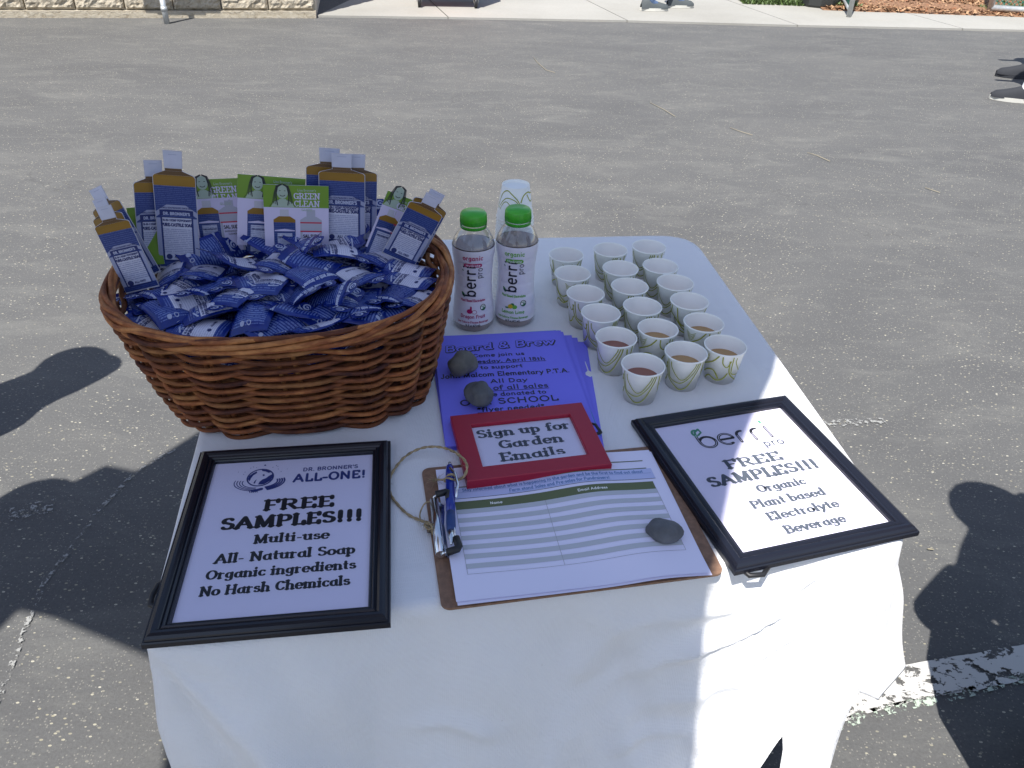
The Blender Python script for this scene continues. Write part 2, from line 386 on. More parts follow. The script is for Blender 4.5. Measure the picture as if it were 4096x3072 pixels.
# ------------------------------------------------------------------ stroke lettering
def A(cx, cy, rx, ry, a0, a1, n=None):
    n = n or max(4, int(abs(a1-a0)/18)); return [(cx+rx*cos(radians(a0+(a1-a0)*i/n)), cy+ry*sin(radians(a0+(a1-a0)*i/n))) for i in range(n+1)]
X = .62   # x-height of the skeleton
G_ = {  # char: (advance, strokes, serif points)
 ' ': (.38, [], []),
 'A': (1.0, [[(.12, .04), (.48, .94)], [(.48, .94), (.86, .04)], [(.26, .34), (.70, .34)]], [(.12, .04), (.86, .04)]),
 'B': (.86, [[(.2, .04), (.2, .94)], [(.2, .94)]+A(.45, .73, .22, .21, 90, -90)+[(.2, .52)], [(.2, .52)]+A(.48, .28, .25, .24, 90, -90)+[(.2, .04)]], [(.18, .04), (.18, .94)]),
 'C': (.86, [A(.48, .49, .33, .44, 45, 320)], [(.72, .80)]),
 'D': (.95, [[(.2, .04), (.2, .94)], [(.2, .94), (.40, .94)]+A(.42, .49, .36, .45, 90, -90)+[(.2, .04)]], [(.18, .04), (.18, .94)]),
 'E': (.82, [[(.2, .04), (.2, .94)], [(.2, .94), (.68, .94), (.68, .80)], [(.2, .5), (.54, .5)], [(.2, .04), (.70, .04), (.70, .2)]], [(.18, .04), (.18, .94)]),
 'F': (.78, [[(.2, .04), (.2, .94)], [(.2, .94), (.68, .94), (.68, .78)], [(.2, .48), (.54, .48)]], [(.2, .04), (.18, .94)]),
 'G': (.95, [A(.48, .49, .34, .44, 48, 350), [(.80, .42), (.80, .08)], [(.58, .42), (.86, .42)]], [(.74, .80)]),
 'H': (1.0, [[(.2, .04), (.2, .94)], [(.78, .04), (.78, .94)], [(.2, .5), (.78, .5)]], [(.2, .04), (.2, .94), (.78, .04), (.78, .94)]),
 'I': (.42, [[(.2, .04), (.2, .94)]], [(.2, .04), (.2, .94)]),
 'J': (.62, [[(.42, .94), (.42, .28)]+A(.24, .28, .18, .24, 0, -150)], [(.42, .94)]),
 'K': (.92, [[(.2, .04), (.2, .94)], [(.74, .94), (.24, .44)], [(.36, .54), (.78, .04)]], [(.2, .04), (.2, .94), (.78, .04)]),
 'L': (.76, [[(.2, .04), (.2, .94)], [(.2, .04), (.66, .04), (.66, .24)]], [(.2, .94), (.18, .04)]),
 'M': (1.16, [[(.2, .04), (.22, .94)], [(.22, .94), (.56, .10)], [(.56, .10), (.90, .94)], [(.90, .94), (.94, .04)]], [(.2, .04), (.94, .04), (.18, .94), (.94, .94)]),
 'N': (1.0, [[(.2, .04), (.2, .94)], [(.2, .94), (.78, .04)], [(.78, .04), (.78, .94)]], [(.2, .04), (.16, .94), (.78, .94)]),
 'O': (.96, [A(.48, .49, .36, .45, 0, 360, 22)], []),
 'P': (.84, [[(.2, .04), (.2, .94)], [(.2, .94)]+A(.46, .69, .26, .25, 90, -90)+[(.2, .44)]], [(.2, .04), (.18, .94)]),
 'R': (.94, [[(.2, .04), (.2, .94)], [(.2, .94)]+A(.46, .70, .24, .24, 90, -90)+[(.2, .46)], [(.46, .46), (.74, .04)]], [(.2, .04), (.18, .94), (.80, .04)]),
 'S': (.78, [A(.40, .72, .23, .22, 30, 210)+A(.40, .27, .26, .23, 50, -150)], []),
 'T': (.84, [[(.42, .04), (.42, .94)], [(.08, .78), (.08, .94), (.76, .94), (.76, .78)]], [(.42, .04)]),
 'U': (.94, [[(.18, .94), (.18, .34)]+A(.47, .34, .29, .30, 180, 360)+[(.76, .94)]], [(.18, .94), (.76, .94)]),
 'V': (.92, [[(.10, .94), (.46, .04)], [(.46, .04), (.82, .94)]], [(.10, .94), (.82, .94)]),
 'W': (1.2, [[(.10, .94), (.34, .04)], [(.34, .04), (.60, .90)], [(.60, .90), (.86, .04)], [(.86, .04), (1.10, .94)]], [(.10, .94), (1.10, .94)]),
 'a': (.74, [A(.34, .30, .22, .27, 60, 300), [(.56, X-.02), (.56, .12), (.66, .04)], [(.34, .57), (.56, .57)]], []),
 'b': (.76, [[(.16, .98), (.16, .04)], A(.38, .31, .22, .28, 150, -150)], [(.14, .98)]),
 'c': (.64, [A(.36, .31, .24, .28, 45, 315)], []),
 'd': (.78, [[(.58, .98), (.58, .10), (.68, .04)], A(.36, .31, .22, .28, 30, 330)], [(.56, .98)]),
 'e': (.70, [[(.14, .34), (.60, .34)]+A(.37, .32, .245, .31, 6, 312)], []),
 'f': (.52, [[(.22, .04), (.22, .74)]+A(.38, .76, .16, .2, 180, 50), [(.06, .58), (.44, .58)]], [(.24, .04)]),
 'g': (.74, [A(.34, .34, .21, .25, 0, 360), [(.56, .58), (.56, -.06)]+A(.34, -.06, .22, .18, 0, -150)], []),
 'h': (.80, [[(.18, .98), (.18, .04)], [(.18, .40)]+A(.39, .38, .21, .22, 160, 0)+[(.60, .04)]], [(.16, .98), (.18, .04), (.62, .04)]),
 'i': (.42, [[(.20, X-.02), (.20, .04)], [(.20, .88), (.20, .90)]], [(.18, .04), (.16, .58)]),
 'j': (.40, [[(.24, X-.02), (.24, -.08)]+A(.08, -.08, .16, .16, 0, -100), [(.24, .88), (.24, .90)]], []),
 'k': (.76, [[(.18, .98), (.18, .04)], [(.56, .60), (.2, .28)], [(.30, .36), (.62, .04)]], [(.16, .98), (.18, .04)]),
 'l': (.40, [[(.18, .98), (.18, .04)]], [(.18, .04), (.16, .98)]),
 'm': (1.16, [[(.18, .60), (.18, .04)], [(.18, .42)]+A(.37, .40, .19, .20, 160, 0)+[(.56, .04)], [(.56, .42)]+A(.75, .40, .19, .20, 160, 0)+[(.94, .04)]], [(.18, .04), (.56, .04), (.96, .04), (.14, .58)]),
 'n': (.80, [[(.18, .60), (.18, .04)], [(.18, .42)]+A(.39, .39, .21, .21, 160, 0)+[(.60, .04)]], [(.18, .04), (.62, .04), (.14, .58)]),
 'o': (.72, [A(.36, .31, .25, .28, 0, 360)], []),
 'p': (.78, [[(.18, .60), (.18, -.26)], A(.40, .31, .22, .28, 150, -150)], [(.18, -.26), (.14, .58)]),
 'r': (.60, [[(.18, .60), (.18, .04)], [(.18, .38)]+A(.38, .38, .20, .20, 170, 60)], [(.20, .04), (.14, .58)]),
 's': (.60, [A(.31, .46, .16, .13, 30, 220)+A(.31, .19, .19, .15, 60, -150)], []),
 't': (.52, [[(.24, .84), (.24, .16)]+A(.34, .16, .10, .12, 180, 300), [(.06, .58), (.42, .58)]], []),
 'u': (.80, [[(.18, .60), (.18, .24)]+A(.38, .24, .20, .20, 180, 340), [(.60, .60), (.60, .10), (.70, .04)]], [(.14, .58), (.56, .58)]),
 'v': (.70, [[(.10, .60), (.35, .04)], [(.35, .04), (.60, .60)]], [(.10, .58), (.60, .58)]),
 'w': (1.0, [[(.10, .60), (.28, .04)], [(.28, .04), (.48, .56)], [(.48, .56), (.68, .04)], [(.68, .04), (.88, .60)]], [(.10, .58), (.88, .58)]),
 'x': (.7, [[(.1, .6), (.58, .04)], [(.1, .04), (.58, .6)]], []),
 'y': (.72, [[(.10, .60), (.36, .08)], [(.62, .60), (.34, .02), (.16, -.26)]], [(.10, .58), (.62, .58)]),
 'z': (.6, [[(.1, .58), (.5, .58), (.1, .04), (.5, .04)]], []),
 '-': (.50, [[(.10, .32), (.38, .32)]], []), '.': (.32, [[(.14, .06), (.14, .08)]], []), ',': (.32, [[(.16, .08), (.10, -.10)]], []),
 '!': (.50, [[(.24, .92), (.24, .36)], [(.24, .07), (.24, .09)]], []), '*': (.5, [[(.24, .9), (.24, .54)], [(.08, .82), (.4, .62)], [(.4, .82), (.08, .62)]], []),
 '&': (.9, [A(.40, .74, .18, .2, -60, 230)+[(.30, .56), (.74, .06)], A(.38, .28, .25, .25, 100, 300)+[(.70, .36)]], []),
 "'": (.24, [[(.12, .94), (.10, .74)]], []), '%': (.9, [[(.2, .04), (.7, .94)], A(.2, .74, .12, .16, 0, 360), A(.7, .24, .12, .16, 0, 360)], []),
 '0': (.74, [A(.37, .49, .25, .44, 0, 360)], []), '1': (.5, [[(.12, .76), (.28, .94), (.28, .04)]], []), '2': (.72, [A(.36, .70, .22, .24, 170, -30)+[(.14, .04), (.60, .04)]], []),
 '3': (.7, [A(.33, .72, .2, .2, 140, -80), A(.34, .28, .23, .24, 80, -140)], []), '4': (.74, [[(.5, .04), (.5, .94), (.1, .34), (.64, .34)]], []),
 '6': (.72, [A(.44, .5, .3, .44, 110, 190), A(.37, .28, .22, .24, 0, 360)], []), '7': (.7, [[(.1, .94), (.6, .94), (.26, .04)]], []),
 '8': (.74, [A(.37, .72, .19, .2, 0, 360), A(.37, .27, .24, .23, 0, 360)], []), '(': (.4, [A(.5, .4, .34, .56, 130, 230)], []), ')': (.4, [A(-.1, .4, .34, .56, 50, -50)], []),
}
_zj = [0]; DENS = [0]
def ribbon(mb, pts, wf, mt, fmap, caps=True):
    dens = DENS[0]
    """flat ribbon along 2-D pts; wf(tangent)->half width; fmap(x,y,k)->3-D"""
    if len(pts) < 2: return
    if dens:
        D = [pts[0]]
        for a, b in zip(pts, pts[1:]):
            m_ = max(1, int(hypot(b[0]-a[0], b[1]-a[1])/dens))
            D += [(a[0]+(b[0]-a[0])*i/m_, a[1]+(b[1]-a[1])*i/m_) for i in range(1, m_+1)]
        pts = D
    _zj[0] = (_zj[0]+1) % 9; k = _zj[0]
    n = len(pts); L = []; R = []; ws = []; ts = []
    for i in range(n):
        a = pts[max(i-1, 0)]; b = pts[min(i+1, n-1)]; tx, ty = b[0]-a[0], b[1]-a[1]; l = hypot(tx, ty) or 1; tx /= l; ty /= l
        ws.append(wf(tx, ty)); ts.append((tx, ty))
    # sharp corners: widths by segment average
    for i in range(n):
        tx, ty = ts[i]; w_ = ws[i]; x, y = pts[i]
        L.append(mb.vert(fmap(x-ty*w_, y+tx*w_, k))); R.append(mb.vert(fmap(x+ty*w_, y-tx*w_, k)))
    for i in range(n-1): mb.face((R[i], R[i+1], L[i+1], L[i]), mt)
    if caps:
        for e, sgn in ((0, -1), (n-1, 1)):
            tx, ty = ts[e]; w_ = ws[e]; x, y = pts[e]; c = []
            for j in range(1, 4):
                a = -pi/2+pi*j/4
                dx = tx*cos(a)*sgn - ty*sin(a); dy = ty*cos(a)*sgn + tx*sin(a)
                c.append(mb.vert(fmap(x+dx*w_, y+dy*w_, k)))
            idx = [R[e]]+c+[L[e]]
            mb.face(idx if sgn > 0 else idx[::-1], mt)
def text_w(s, size, track=0): return sum(G_.get(c, G_['o'])[0]+track for c in s)*size
def letters(mb, s, x, y, size, mt, thick=.24, thin=None, serif=False, align='c', fmap=None, slant=0, rot=0, track=0, xs=1):
    """size = cap height; (x,y)= baseline anchor"""
    thin = thick if thin is None else thin
    fmap = fmap or (lambda a, b, k: (a, b, k*2e-6))
    wd = text_w(s, size, track)*xs
    x0 = {'l': 0, 'c': -wd/2, 'r': -wd}[align]; cr, sr = cos(rot), sin(rot); pen = 0
    wf0 = lambda tx, ty: .5*size*(thin+(thick-thin)*abs(ty)**1.3)
    def P(gx, gy):
        lx = x0+(pen+gx+slant*gy)*size*xs; ly = gy*size
        return (x+lx*cr-ly*sr, y+lx*sr+ly*cr)
    for ch in s:
        adv, st, se = G_.get(ch, G_['o'])
        for q in st:
            # split polylines at sharp corners so that widths stay clean
            seg = [q[0]]
            for i in range(1, len(q)):
                seg.append(q[i])
                if i < len(q)-1:
                    a = atan2(q[i][1]-q[i-1][1], q[i][0]-q[i-1][0]); b = atan2(q[i+1][1]-q[i][1], q[i+1][0]-q[i][0])
                    d = abs((b-a+pi) % (2*pi)-pi)
                    if d > .7: ribbon(mb, [P(*g) for g in seg], wf0, mt, fmap); seg = [q[i]]
            if len(q) > 1: ribbon(mb, [P(*g) for g in seg], wf0, mt, fmap)
        if serif:
            for gx, gy in se:
                ribbon(mb, [P(gx-.13, gy), P(gx+.13, gy)], lambda a, b: .5*size*.155, mt, fmap)
        pen += adv+track
    return wd
def lift(z): return lambda a, b, k: (a, b, z+k*3e-6)
def flat_text(name, parent, items, z):
    mb = MB()
    for it in items:
        kw = dict(it[5]) if len(it) > 5 else {}
        letters(mb, it[0], it[1], it[2], it[3], it[4], fmap=lift(z), **kw)
    return mb.build(name, parent)

# ================================================================== SETTING
mb = MB(); g = 120
mb.poly([(-g, -g, 0), (g, -g, 0), (g, g, 0), (-g, g, 0)], M['asphalt'])
tag(mb.build('ground'), 'grey worn asphalt playground surface speckled with pale aggregate', None, None, 'structure')

# walkway, slightly raised, bent front edge
WE = [(-1.86, 7.79), (.466, 8.06), (2.1, 8.11), (4.75, 8.31), (14, 9.0)]
walk = empty('walkway'); tag(walk, 'pale concrete walkway beyond the asphalt', None, None, 'structure')
def wy(x, P=WE):
    for (a, b), (c, d) in zip(P, P[1:]):
        if x <= c: return b+(d-b)*(x-a)/(c-a)
    return P[-1][1]
xs = [-1.86, -.70, .95, 2.55, 4.15, 5.75, 7.35, 9.0, 11]
for i in range(len(xs)-1):
    a, b = xs[i]+.006, xs[i+1]-.006; top = .018
    ya, yb = wy(a), wy(b); sk_ = .12
    for (d0, d1) in ((0, 1.45), (1.462, 3.0), (3.012, 4.6)):
        mbk = MB()
        fa, fb = a-(d0*.30), b-(d0*.30); ga, gb = a-(d1*.30), b-(d1*.30)
        q = [(fa, ya+d0), (fb, yb+d0), (gb, yb+d1), (ga, ya+d1)]
        if i == 0: q[0] = (-1.86+d0*.15, ya+d0); q[3] = (-1.86+d1*.15, ya+d1)
        t = [(x, y, top) for x, y in q]; bt = [(x, y, -.02) for x, y in q]
        mbk.poly(t, M['concrete'])
        for k in range(4): mbk.poly([bt[k], bt[(k+1) % 4], t[(k+1) % 4], t[k]], M['concrete'])
        mbk.build('slab', walk)

# mulch bed
def jitter(n, fx, fy, z0, mt_list, name, size, seed=1):
    random.seed(seed); mb = MB()
    for i in range(n):
        x, y = fx(), fy(); a = random.uniform(0, pi); l = random.uniform(.4, 1)*size; w_ = l*random.uniform(.15, .4); ti = random.uniform(-.5, .5); z = z0(x, y)+random.uniform(0, .012)
        dx, dy = cos(a)*l, sin(a)*l; ex, ey = -sin(a)*w_, cos(a)*w_; dz = ti*l
        mb.poly([(x-dx-ex, y-dy-ey, z-dz), (x+dx-ex, y+dy-ey, z+dz), (x+dx+ex, y+dy+ey, z+dz+.004), (x-dx+ex, y-dy+ey, z-dz+.004)], random.choice(mt_list))
    return mb
mb = MB(); rows = []
for j in range(13):
    r_ = []
    for i in range(31):
        x = 3.05+i*.16; y = 9.02+.13*max(0, (x-3.9))*.0+j*.25+(.0 if j else .03*noise.noise((x*3, 0, 0)))
        r_.append(((x, y, .03+(.03*noise.noise((x*2, y*2, 0))+.02 if j else -.012)), (x, y)))
    rows.append(r_)
mb.grid(rows, M['mulch'])
tag(mb.build('mulch_bed'), 'reddish brown wood mulch bed behind the walkway', None, None, 'structure')
mb = jitter(6000, lambda: random.uniform(3.1, 7), lambda: random.uniform(9.02, 10.4), lambda x, y: .035, [M['chip'], M['chip2'], M['mulch'], M['chip']], 'c', .035)
tag(mb.build('wood_chips'), 'loose wood chips scattered over the mulch bed', None, None, 'stuff')

# building with split face block wall
WA = Vector((-4.75, 7.26, 0)); WB = Vector((-1.872, 7.785, 0)); wd = (WB-WA).normalized(); wn = Vector((wd.y, -wd.x, 0))
bld = empty('block_building', WA, 0, 'cream split face block building corner beyond the asphalt', 'building')
ang = atan2(wd.y, wd.x); bld.rotation_euler = (0, 0, ang); WL = (WB-WA).length
mb = MB(); mb.box((WL/2-3, 3.02, 1.35), (WL+6, 6, 2.7), M['stucco']); mb.build('wall', bld)
mb = MB(); mb.box((WL/2-3, 3.0, 2.78), (WL+6.5, 6.5, .12), M['stucco']); mb.build('roof', bld)
# blocks (40 cm), joints recessed
def block_mesh(wd_, seed):
    mb = MB(); nx, nz = 20, 10
    rows = []
    for j in range(nz+1):
        r_ = []
        for i in range(nx+1):
            x = wd_*i/nx; z = .19*j/nz
            e = 0 if i in (0, nx) or j in (0, nz) else 1
            y = -.004-e*(.020+.016*noise.noise((x*14+seed*3, z*16, seed))+.012*noise.noise((x*45+seed*3, z*45, seed)))
            r_.append(((x, y, z), (x, z)))
        rows.append(r_)
    ids = mb.grid(rows, M['block'], smooth=False)
    # returns
    bd = [ids[0][i] for i in range(nx+1)]+[ids[j][nx] for j in range(1, nz+1)]+[ids[nz][i] for i in range(nx-1, -1, -1)]+[ids[j][0] for j in range(nz-1, 0, -1)]
    bk = [mb.vert((mb.v[i][0], .03, mb.v[i][2]), (0, 0)) for i in bd]
    for k in range(len(bd)): q = (k+1) % len(bd); mb.face((bk[k], bk[q], bd[q], bd[k]), M['block'])
    return mb
variants = []
proto_b = [block_mesh(.388, s_) for s_ in range(5)]
meshes_b = []
for k, pb in enumerate(proto_b):
    o_ = pb.build('block', bld); meshes_b.append(o_.data); o_.location = (WL-.4*(k+1), -.012, .065)
for row in range(0, 13):
    off = 0 if row % 2 == 0 else .2
    for k in range(-4, 8):
        if row == 0 and 0 <= k < 5: continue
        x = WL-.4*(k+1)-off
        if k < 0: continue
        o_ = obj('block', meshes_b[(row*3+k) % 5], bld); o_.location = (x, -.012, .065+.2*row)
mb = MB(); mb.box((WL/2-.2, -.02, .03), (WL+.4, .06, .058), M['block']); mb.build('footing', bld)

# post; unseen panels added higher up cast two shadow bands on the wall
pp = at(668, 95, 0)
po = empty('metal_post', pp, ang, 'grey galvanised post with rusty upper part in front of the block wall', 'post')
mb = MB(); mb.tube([(0, 0, 0), (0, 0, .22)], .024, M['galv'], 12); mb.tube([(0, 0, .22), (0, 0, 2.2)], .021, M['rust'], 12); mb.build('pole', po)
mb = MB(); mb.tube([(0, 0, .10), (0, 0, .135)], .028, M['galv'], 12); mb.build('collar', po)
mb = MB()
mb.box((-.36, -.06, 1.25), (.11, .02, 1.0), M['steel']); mb.box((.12, -.06, 1.25), (.17, .02, 1.0), M['steel']); mb.box((-.12, -.06, .80), (.40, .02, .13), M['steel'])
mb.box((-.12, -.035, 1.6), (.5, .03, .05), M['steel']); mb.build('shadow_panel', po)

# cart at the back
ct = empty('hand_cart', at(1790, 16, .02), .10, 'low orange red cart on black castor wheels standing on the walkway', 'cart')
mb = MB(); mb.box((0, 0, .165), (.62, .42, .035), M['cartred']); mb.build('deck', ct)
mb = MB(); mb.box((0, -.205, .55), (.60, .02, .70), M['cartred']); mb.box((0, .205, .55), (.60, .02, .70), M['cartred']); mb.box((-.30, 0, .55), (.02, .40, .70), M['cartred']); mb.box((.30, 0, .55), (.02, .40, .70), M['cartred']); mb.build('bin_body', ct)
mb = MB(); mb.tube([(-.30, 0, .95), (-.42, 0, 1.05), (-.42, .15, 1.05)], .012, M['steel'], 8); mb.build('handle', ct)
for sx in (-1, 1):
    for sy in (-1, 1):
        mb = MB(); c0 = Vector((sx*.27, sy*.17-.02, .045))
        mb.tube([c0+Vector((-.014, 0, 0)), c0+Vector((.014, 0, 0))], .045, M['rubber'], 18); wh = mb.build('castor_wheel', ct)
        mb = MB(); mb.tube([c0+Vector((-.016, 0, 0)), c0+Vector((.016, 0, 0))], .02, M['steel'], 12); mb.build('hub', wh)
        mb = MB(); mb.box(c0+Vector((-.022, .008, .045)), (.005, .03, .09), M['steel']); mb.box(c0+Vector((.022, .008, .045)), (.005, .03, .09), M['steel']); mb.box(c0+Vector((0, .01, .092)), (.05, .05, .012), M['steel']); mb.build('castor_fork', ct)

# black bin
bn = at(3290, 32, .02)
bi = empty('waste_bin', (bn.x, bn.y+.17, .02), .15, 'black faceted plastic waste bin by the green fence post', 'bin')
mb = MB()
prof = [(.19, 0), (.20, .02), (.235, .75), (.25, .78), (.25, .80)]
mb.lathe(prof, M['bin'], 10, smooth=False); mb.disc(.19, .001, M['bin'], 10); mb.build('bin_body', bi)
mb = MB(); mb.lathe([(.26, .80), (.26, .85), (.20, .90), (0.001, .92)], M['bin'], 20); mb.build('lid', bi)

# fence left gate leaf (seen edge-on) and right gate
def chain_link(name, x0, x1, z0, z1, parent, pitch=.05, r=.0032):
    mb = MB(); Wd, Hh = x1-x0, z1-z0; n = int((Wd+Hh)/pitch)+1
    for k in range(n+1):
        for s_ in (1, -1):
            c = k*pitch
            a = (max(0, c-Hh), min(c, Hh)); b = (min(c, Wd), max(0, c-Wd))
            if b[0]-a[0] < .005: continue
            pa = (x0+a[0], z0+a[1]); pb = (x0+b[0], z0+b[1])
            if s_ < 0: pa = (x0+Wd-a[0], pa[1]); pb = (x0+Wd-b[0], pb[1])
            mb.tube([(pa[0], .003*s_, pa[1]), (pb[0], .003*s_, pb[1])], r, M['greenwire'], 4, caps=False)
    o_ = mb.build(name, parent); o_['kind'] = 'stuff'; return o_
fp = at(3394, 68, .018)
fg = empty('fence_gate', fp, radians(77), 'green chain link gate leaf seen edge on with galvanised end pole', 'gate')
mb = MB(); mb.tube([(0, 0, .0), (0, 0, 1.8)], .024, M['galv'], 12); mb.build('pole', fg)
mb = MB(); mb.tube([(0, 0, .06), (1.2, 0, .06)], .018, M['galv'], 10); mb.build('rail', fg)
chain_link('mesh_panel', .02, 1.2, .08, 1.0, fg)
gp = at(3955, 52, .02)
g2 = empty('chain_link_gate', gp, radians(-10), 'chain link gate with thick galvanised bottom rail at the right edge', 'gate')
mb = MB(); mb.tube([(0, 0, .0), (0, 0, 1.8)], .030, M['galv'], 12); mb.build('pole', g2)
mb = MB(); mb.tube([(0, 0, .05), (2.2, 0, .05)], .030, M['galv'], 12); mb.build('rail', g2)
chain_link('mesh_panel', .03, 2.2, .08, .8, g2)
sp_ = at(3170, 8, .02)
mb = MB(); mb.tube([(0, 0, 0), (0, 0, 1.7)], .035, M['galv'], 12)
tag(mb.build('fence_post', loc=(sp_.x, sp_.y+.02, 0)), 'galvanised fence post standing in the weeds left of the black bin', 'post')
hg = MB(); random.seed(5)
for i in range(2500):
    x = random.uniform(4.9, 7.4); y = random.uniform(9.35, 10.2); z = random.uniform(0.02, .9); a = random.uniform(0, 6.3); s_ = random.uniform(.02, .05)
    hg.poly([(x, y, z), (x+cos(a)*s_, y+sin(a)*s_, z+s_*.4), (x+cos(a)*s_*.3, y+sin(a)*s_*.3, z+s_)], M['leaf'])
tag(hg.build('hedge'), 'dark green shrubs behind the chain link gate', 'shrub')
def weeds(name, n, x0, x1, y0, y1, h, seed, label):
    random.seed(seed); mb = MB()
    for i in range(n):
        x = random.uniform(x0, x1); y = random.uniform(y0, y1); a = random.uniform(0, 2*pi); l = random.uniform(.4, 1)*h; w_ = .006+.006*random.random()
        dx, dy = cos(a)*l*.6, sin(a)*l*.6; ex, ey = -sin(a)*w_, cos(a)*w_
        mb.poly([(x-ex, y-ey, .015), (x+ex, y+ey, .015), (x+dx*.6+ex*.7, y+dy*.6+ey*.7, l*.8), (x+dx, y+dy, l)], M['leaf'])
    return tag(mb.build(name), label, None, None, 'stuff')
weeds('weeds', 1500, 2.28, 2.98, 9.22, 9.75, .09, 2, 'green weeds growing along the walkway edge beside the bin')
weeds('grass_tuft', 300, 3.2, 3.5, 9.18, 9.35, .08, 3, 'small green grass tuft at the foot of the gate pole')
weeds('grass_edge', 300, 4.8, 5.15, 9.22, 9.4, .08, 4, 'green grass at the foot of the chain link gate')

# painted white line and chalk on the asphalt
def mark_mat(name, col, thr, scale, stretch=(1, 1, 1)):
    m = bpy.data.materials.new(name); m.use_nodes = True; b = NB(m)
    P = geocoord(b); n1 = b.noise(b.map(P, stretch), scale, 7, .68, .3)
    b.b.inputs['Base Color'].default_value = (*col, 1); b.b.inputs['Roughness'].default_value = .8
    f = b.ramp(n1, [(thr-.015, 0.), (thr+.015, 1.)]); b.link(f, b.b.inputs['Alpha'])
    return m
M['paint'] = mark_mat('worn_white_road_paint', (.46, .45, .43), .455, 24, (1, 1.5, 1))
M['chalk'] = mark_mat('faded_chalk', (.26, .26, .25), .54, 75)
M['chalk2'] = mark_mat('pale_green_chalk', (.36, .42, .35), .52, 60)
def strip(name, pts, wd_, mt, z, label, seed=0):
    mb = MB(); L = []; R = []; N = []
    P = []
    for (a, b) in zip(pts, pts[1:]):
        n = max(2, int(hypot(b[0]-a[0], b[1]-a[1])/.02))
        P += [(a[0]+(b[0]-a[0])*i/n, a[1]+(b[1]-a[1])*i/n) for i in range(n)]
    P.append(pts[-1])
    for i, p_ in enumerate(P):
        a = P[max(0, i-1)]; b = P[min(len(P)-1, i+1)]; t = Vector((b[0]-a[0], b[1]-a[1])).normalized()
        w1 = wd_/2*(1+.12*noise.noise((i*.35, seed, 0))); w2 = wd_/2*(1+.12*noise.noise((i*.35, seed+5, 0)))
        L.append(mb.vert((p_[0]-t.y*w1, p_[1]+t.x*w1, z))); R.append(mb.vert((p_[0]+t.y*w2, p_[1]-t.x*w2, z)))
    for i in range(len(P)-1): mb.face((R[i], R[i+1], L[i+1], L[i]), mt)
    return tag(mb.build(name), label, None, None, 'structure')
def gp2(*l): return [tuple(at(x, y, 0)[:2]) for x, y in l]
strip('painted_line', [(.40, .885), (.81, 1.012), (1.10, 1.078), (3.5, 1.72)], .078, M['paint'], .004, 'wide worn white painted line to the right of the table')
strip('chalk_line', gp2((3330, 2915), (3480, 2860), (3620, 2825), (3760, 2800), (4096, 2715), (4400, 2640)), .02, M['chalk2'], .004, 'pale green chalk line just below the white painted line', 2)
strip('chalk_line', gp2((-60, 2900), (0, 2790), (110, 2500), (180, 2330), (300, 2180), (400, 2040), (545, 1890), (700, 1800)), .012, M['chalk'], .004, 'thin curved chalk line left of the table', 3)
strip('chalk_smudge', gp2((40, 2065), (120, 2045), (215, 2025)), .05, M['chalk'], .0045, 'white chalk smudge on the asphalt left of the table', 4)
strip('chalk_smudge', gp2((3300, 1700), (3400, 1693), (3540, 1690)), .035, M['chalk'], .004, 'white chalk smudge right of the beverage sign', 6)
for k, pts in enumerate([[(2135, 230), (2150, 250), (2185, 280), (2220, 290)], [(2600, 410), (2660, 440), (2700, 465)], [(3230, 610), (3270, 622), (3320, 645)], [(2920, 510), (2960, 525), (3010, 540)], [(3700, 750), (3760, 770)], [(3710, 2195), (3735, 2198)]]):
    mb = MB(); mb.tube([at(x, y, .006) for x, y in pts], .0018, M['twig'], 5)
    tag(mb.build('straw'), ['curved dry straw lying on the asphalt near the walkway', 'short dry straw on the asphalt mid distance behind the cups', 'dry straw on the asphalt to the right of the cups', 'thin dry straw on the asphalt far right of centre', 'dry straw on the asphalt near the right picture edge', 'tiny straw on the asphalt beside the head shadow'][k], 'straw')

# ================================================================== TABLE + CLOTH
NL, NR_, FR, FL = Vector((-.352, .505, 0)), Vector((.468, .687, 0)), Vector((.356, 1.545, 0)), Vector((-.515, 1.43, 0))
cen = (NL+NR_+FR+FL)/4
tb = empty('folding_table', (cen.x, cen.y, 0), radians(9.5), 'square folding table hidden under the white cloth with black metal legs', 'table')
mb = MB(); mb.box((0, 0, TH-.02), (.80, .84, .030), M['bin']); mb.build('table_top', tb)
for sx in (-1, 1):
    for sy in (-1, 1):
        mb = MB(); mb.tube([(sx*.34, sy*.36, TH-.04), (sx*.365, sy*.385, 0.0)], [.013, .011], M['rubber'], 10); lg = mb.build('leg', tb)
        mb = MB(); mb.tube([(sx*.364, sy*.384, .035), (sx*.365, sy*.385, .001)], .015, M['rubber'], 10); mb.build('foot_cap', lg)

def rounded(quad, r):
    out = []
    n = len(quad)
    for i in range(n):
        p0, p1, p2 = quad[i-1], quad[i], quad[(i+1) % n]
        a = (p0-p1).normalized(); b = (p2-p1).normalized(); rr = r[i]
        A_, B_ = p1+a*rr, p1+b*rr
        for k in range(9):
            t = k/8; out.append((1-t)**2*A_+2*t*(1-t)*p1+t*t*B_)
    return out
quad = [NL, NR_, FR, FL]
per = rounded(quad, [.02, .02, .075, .075])
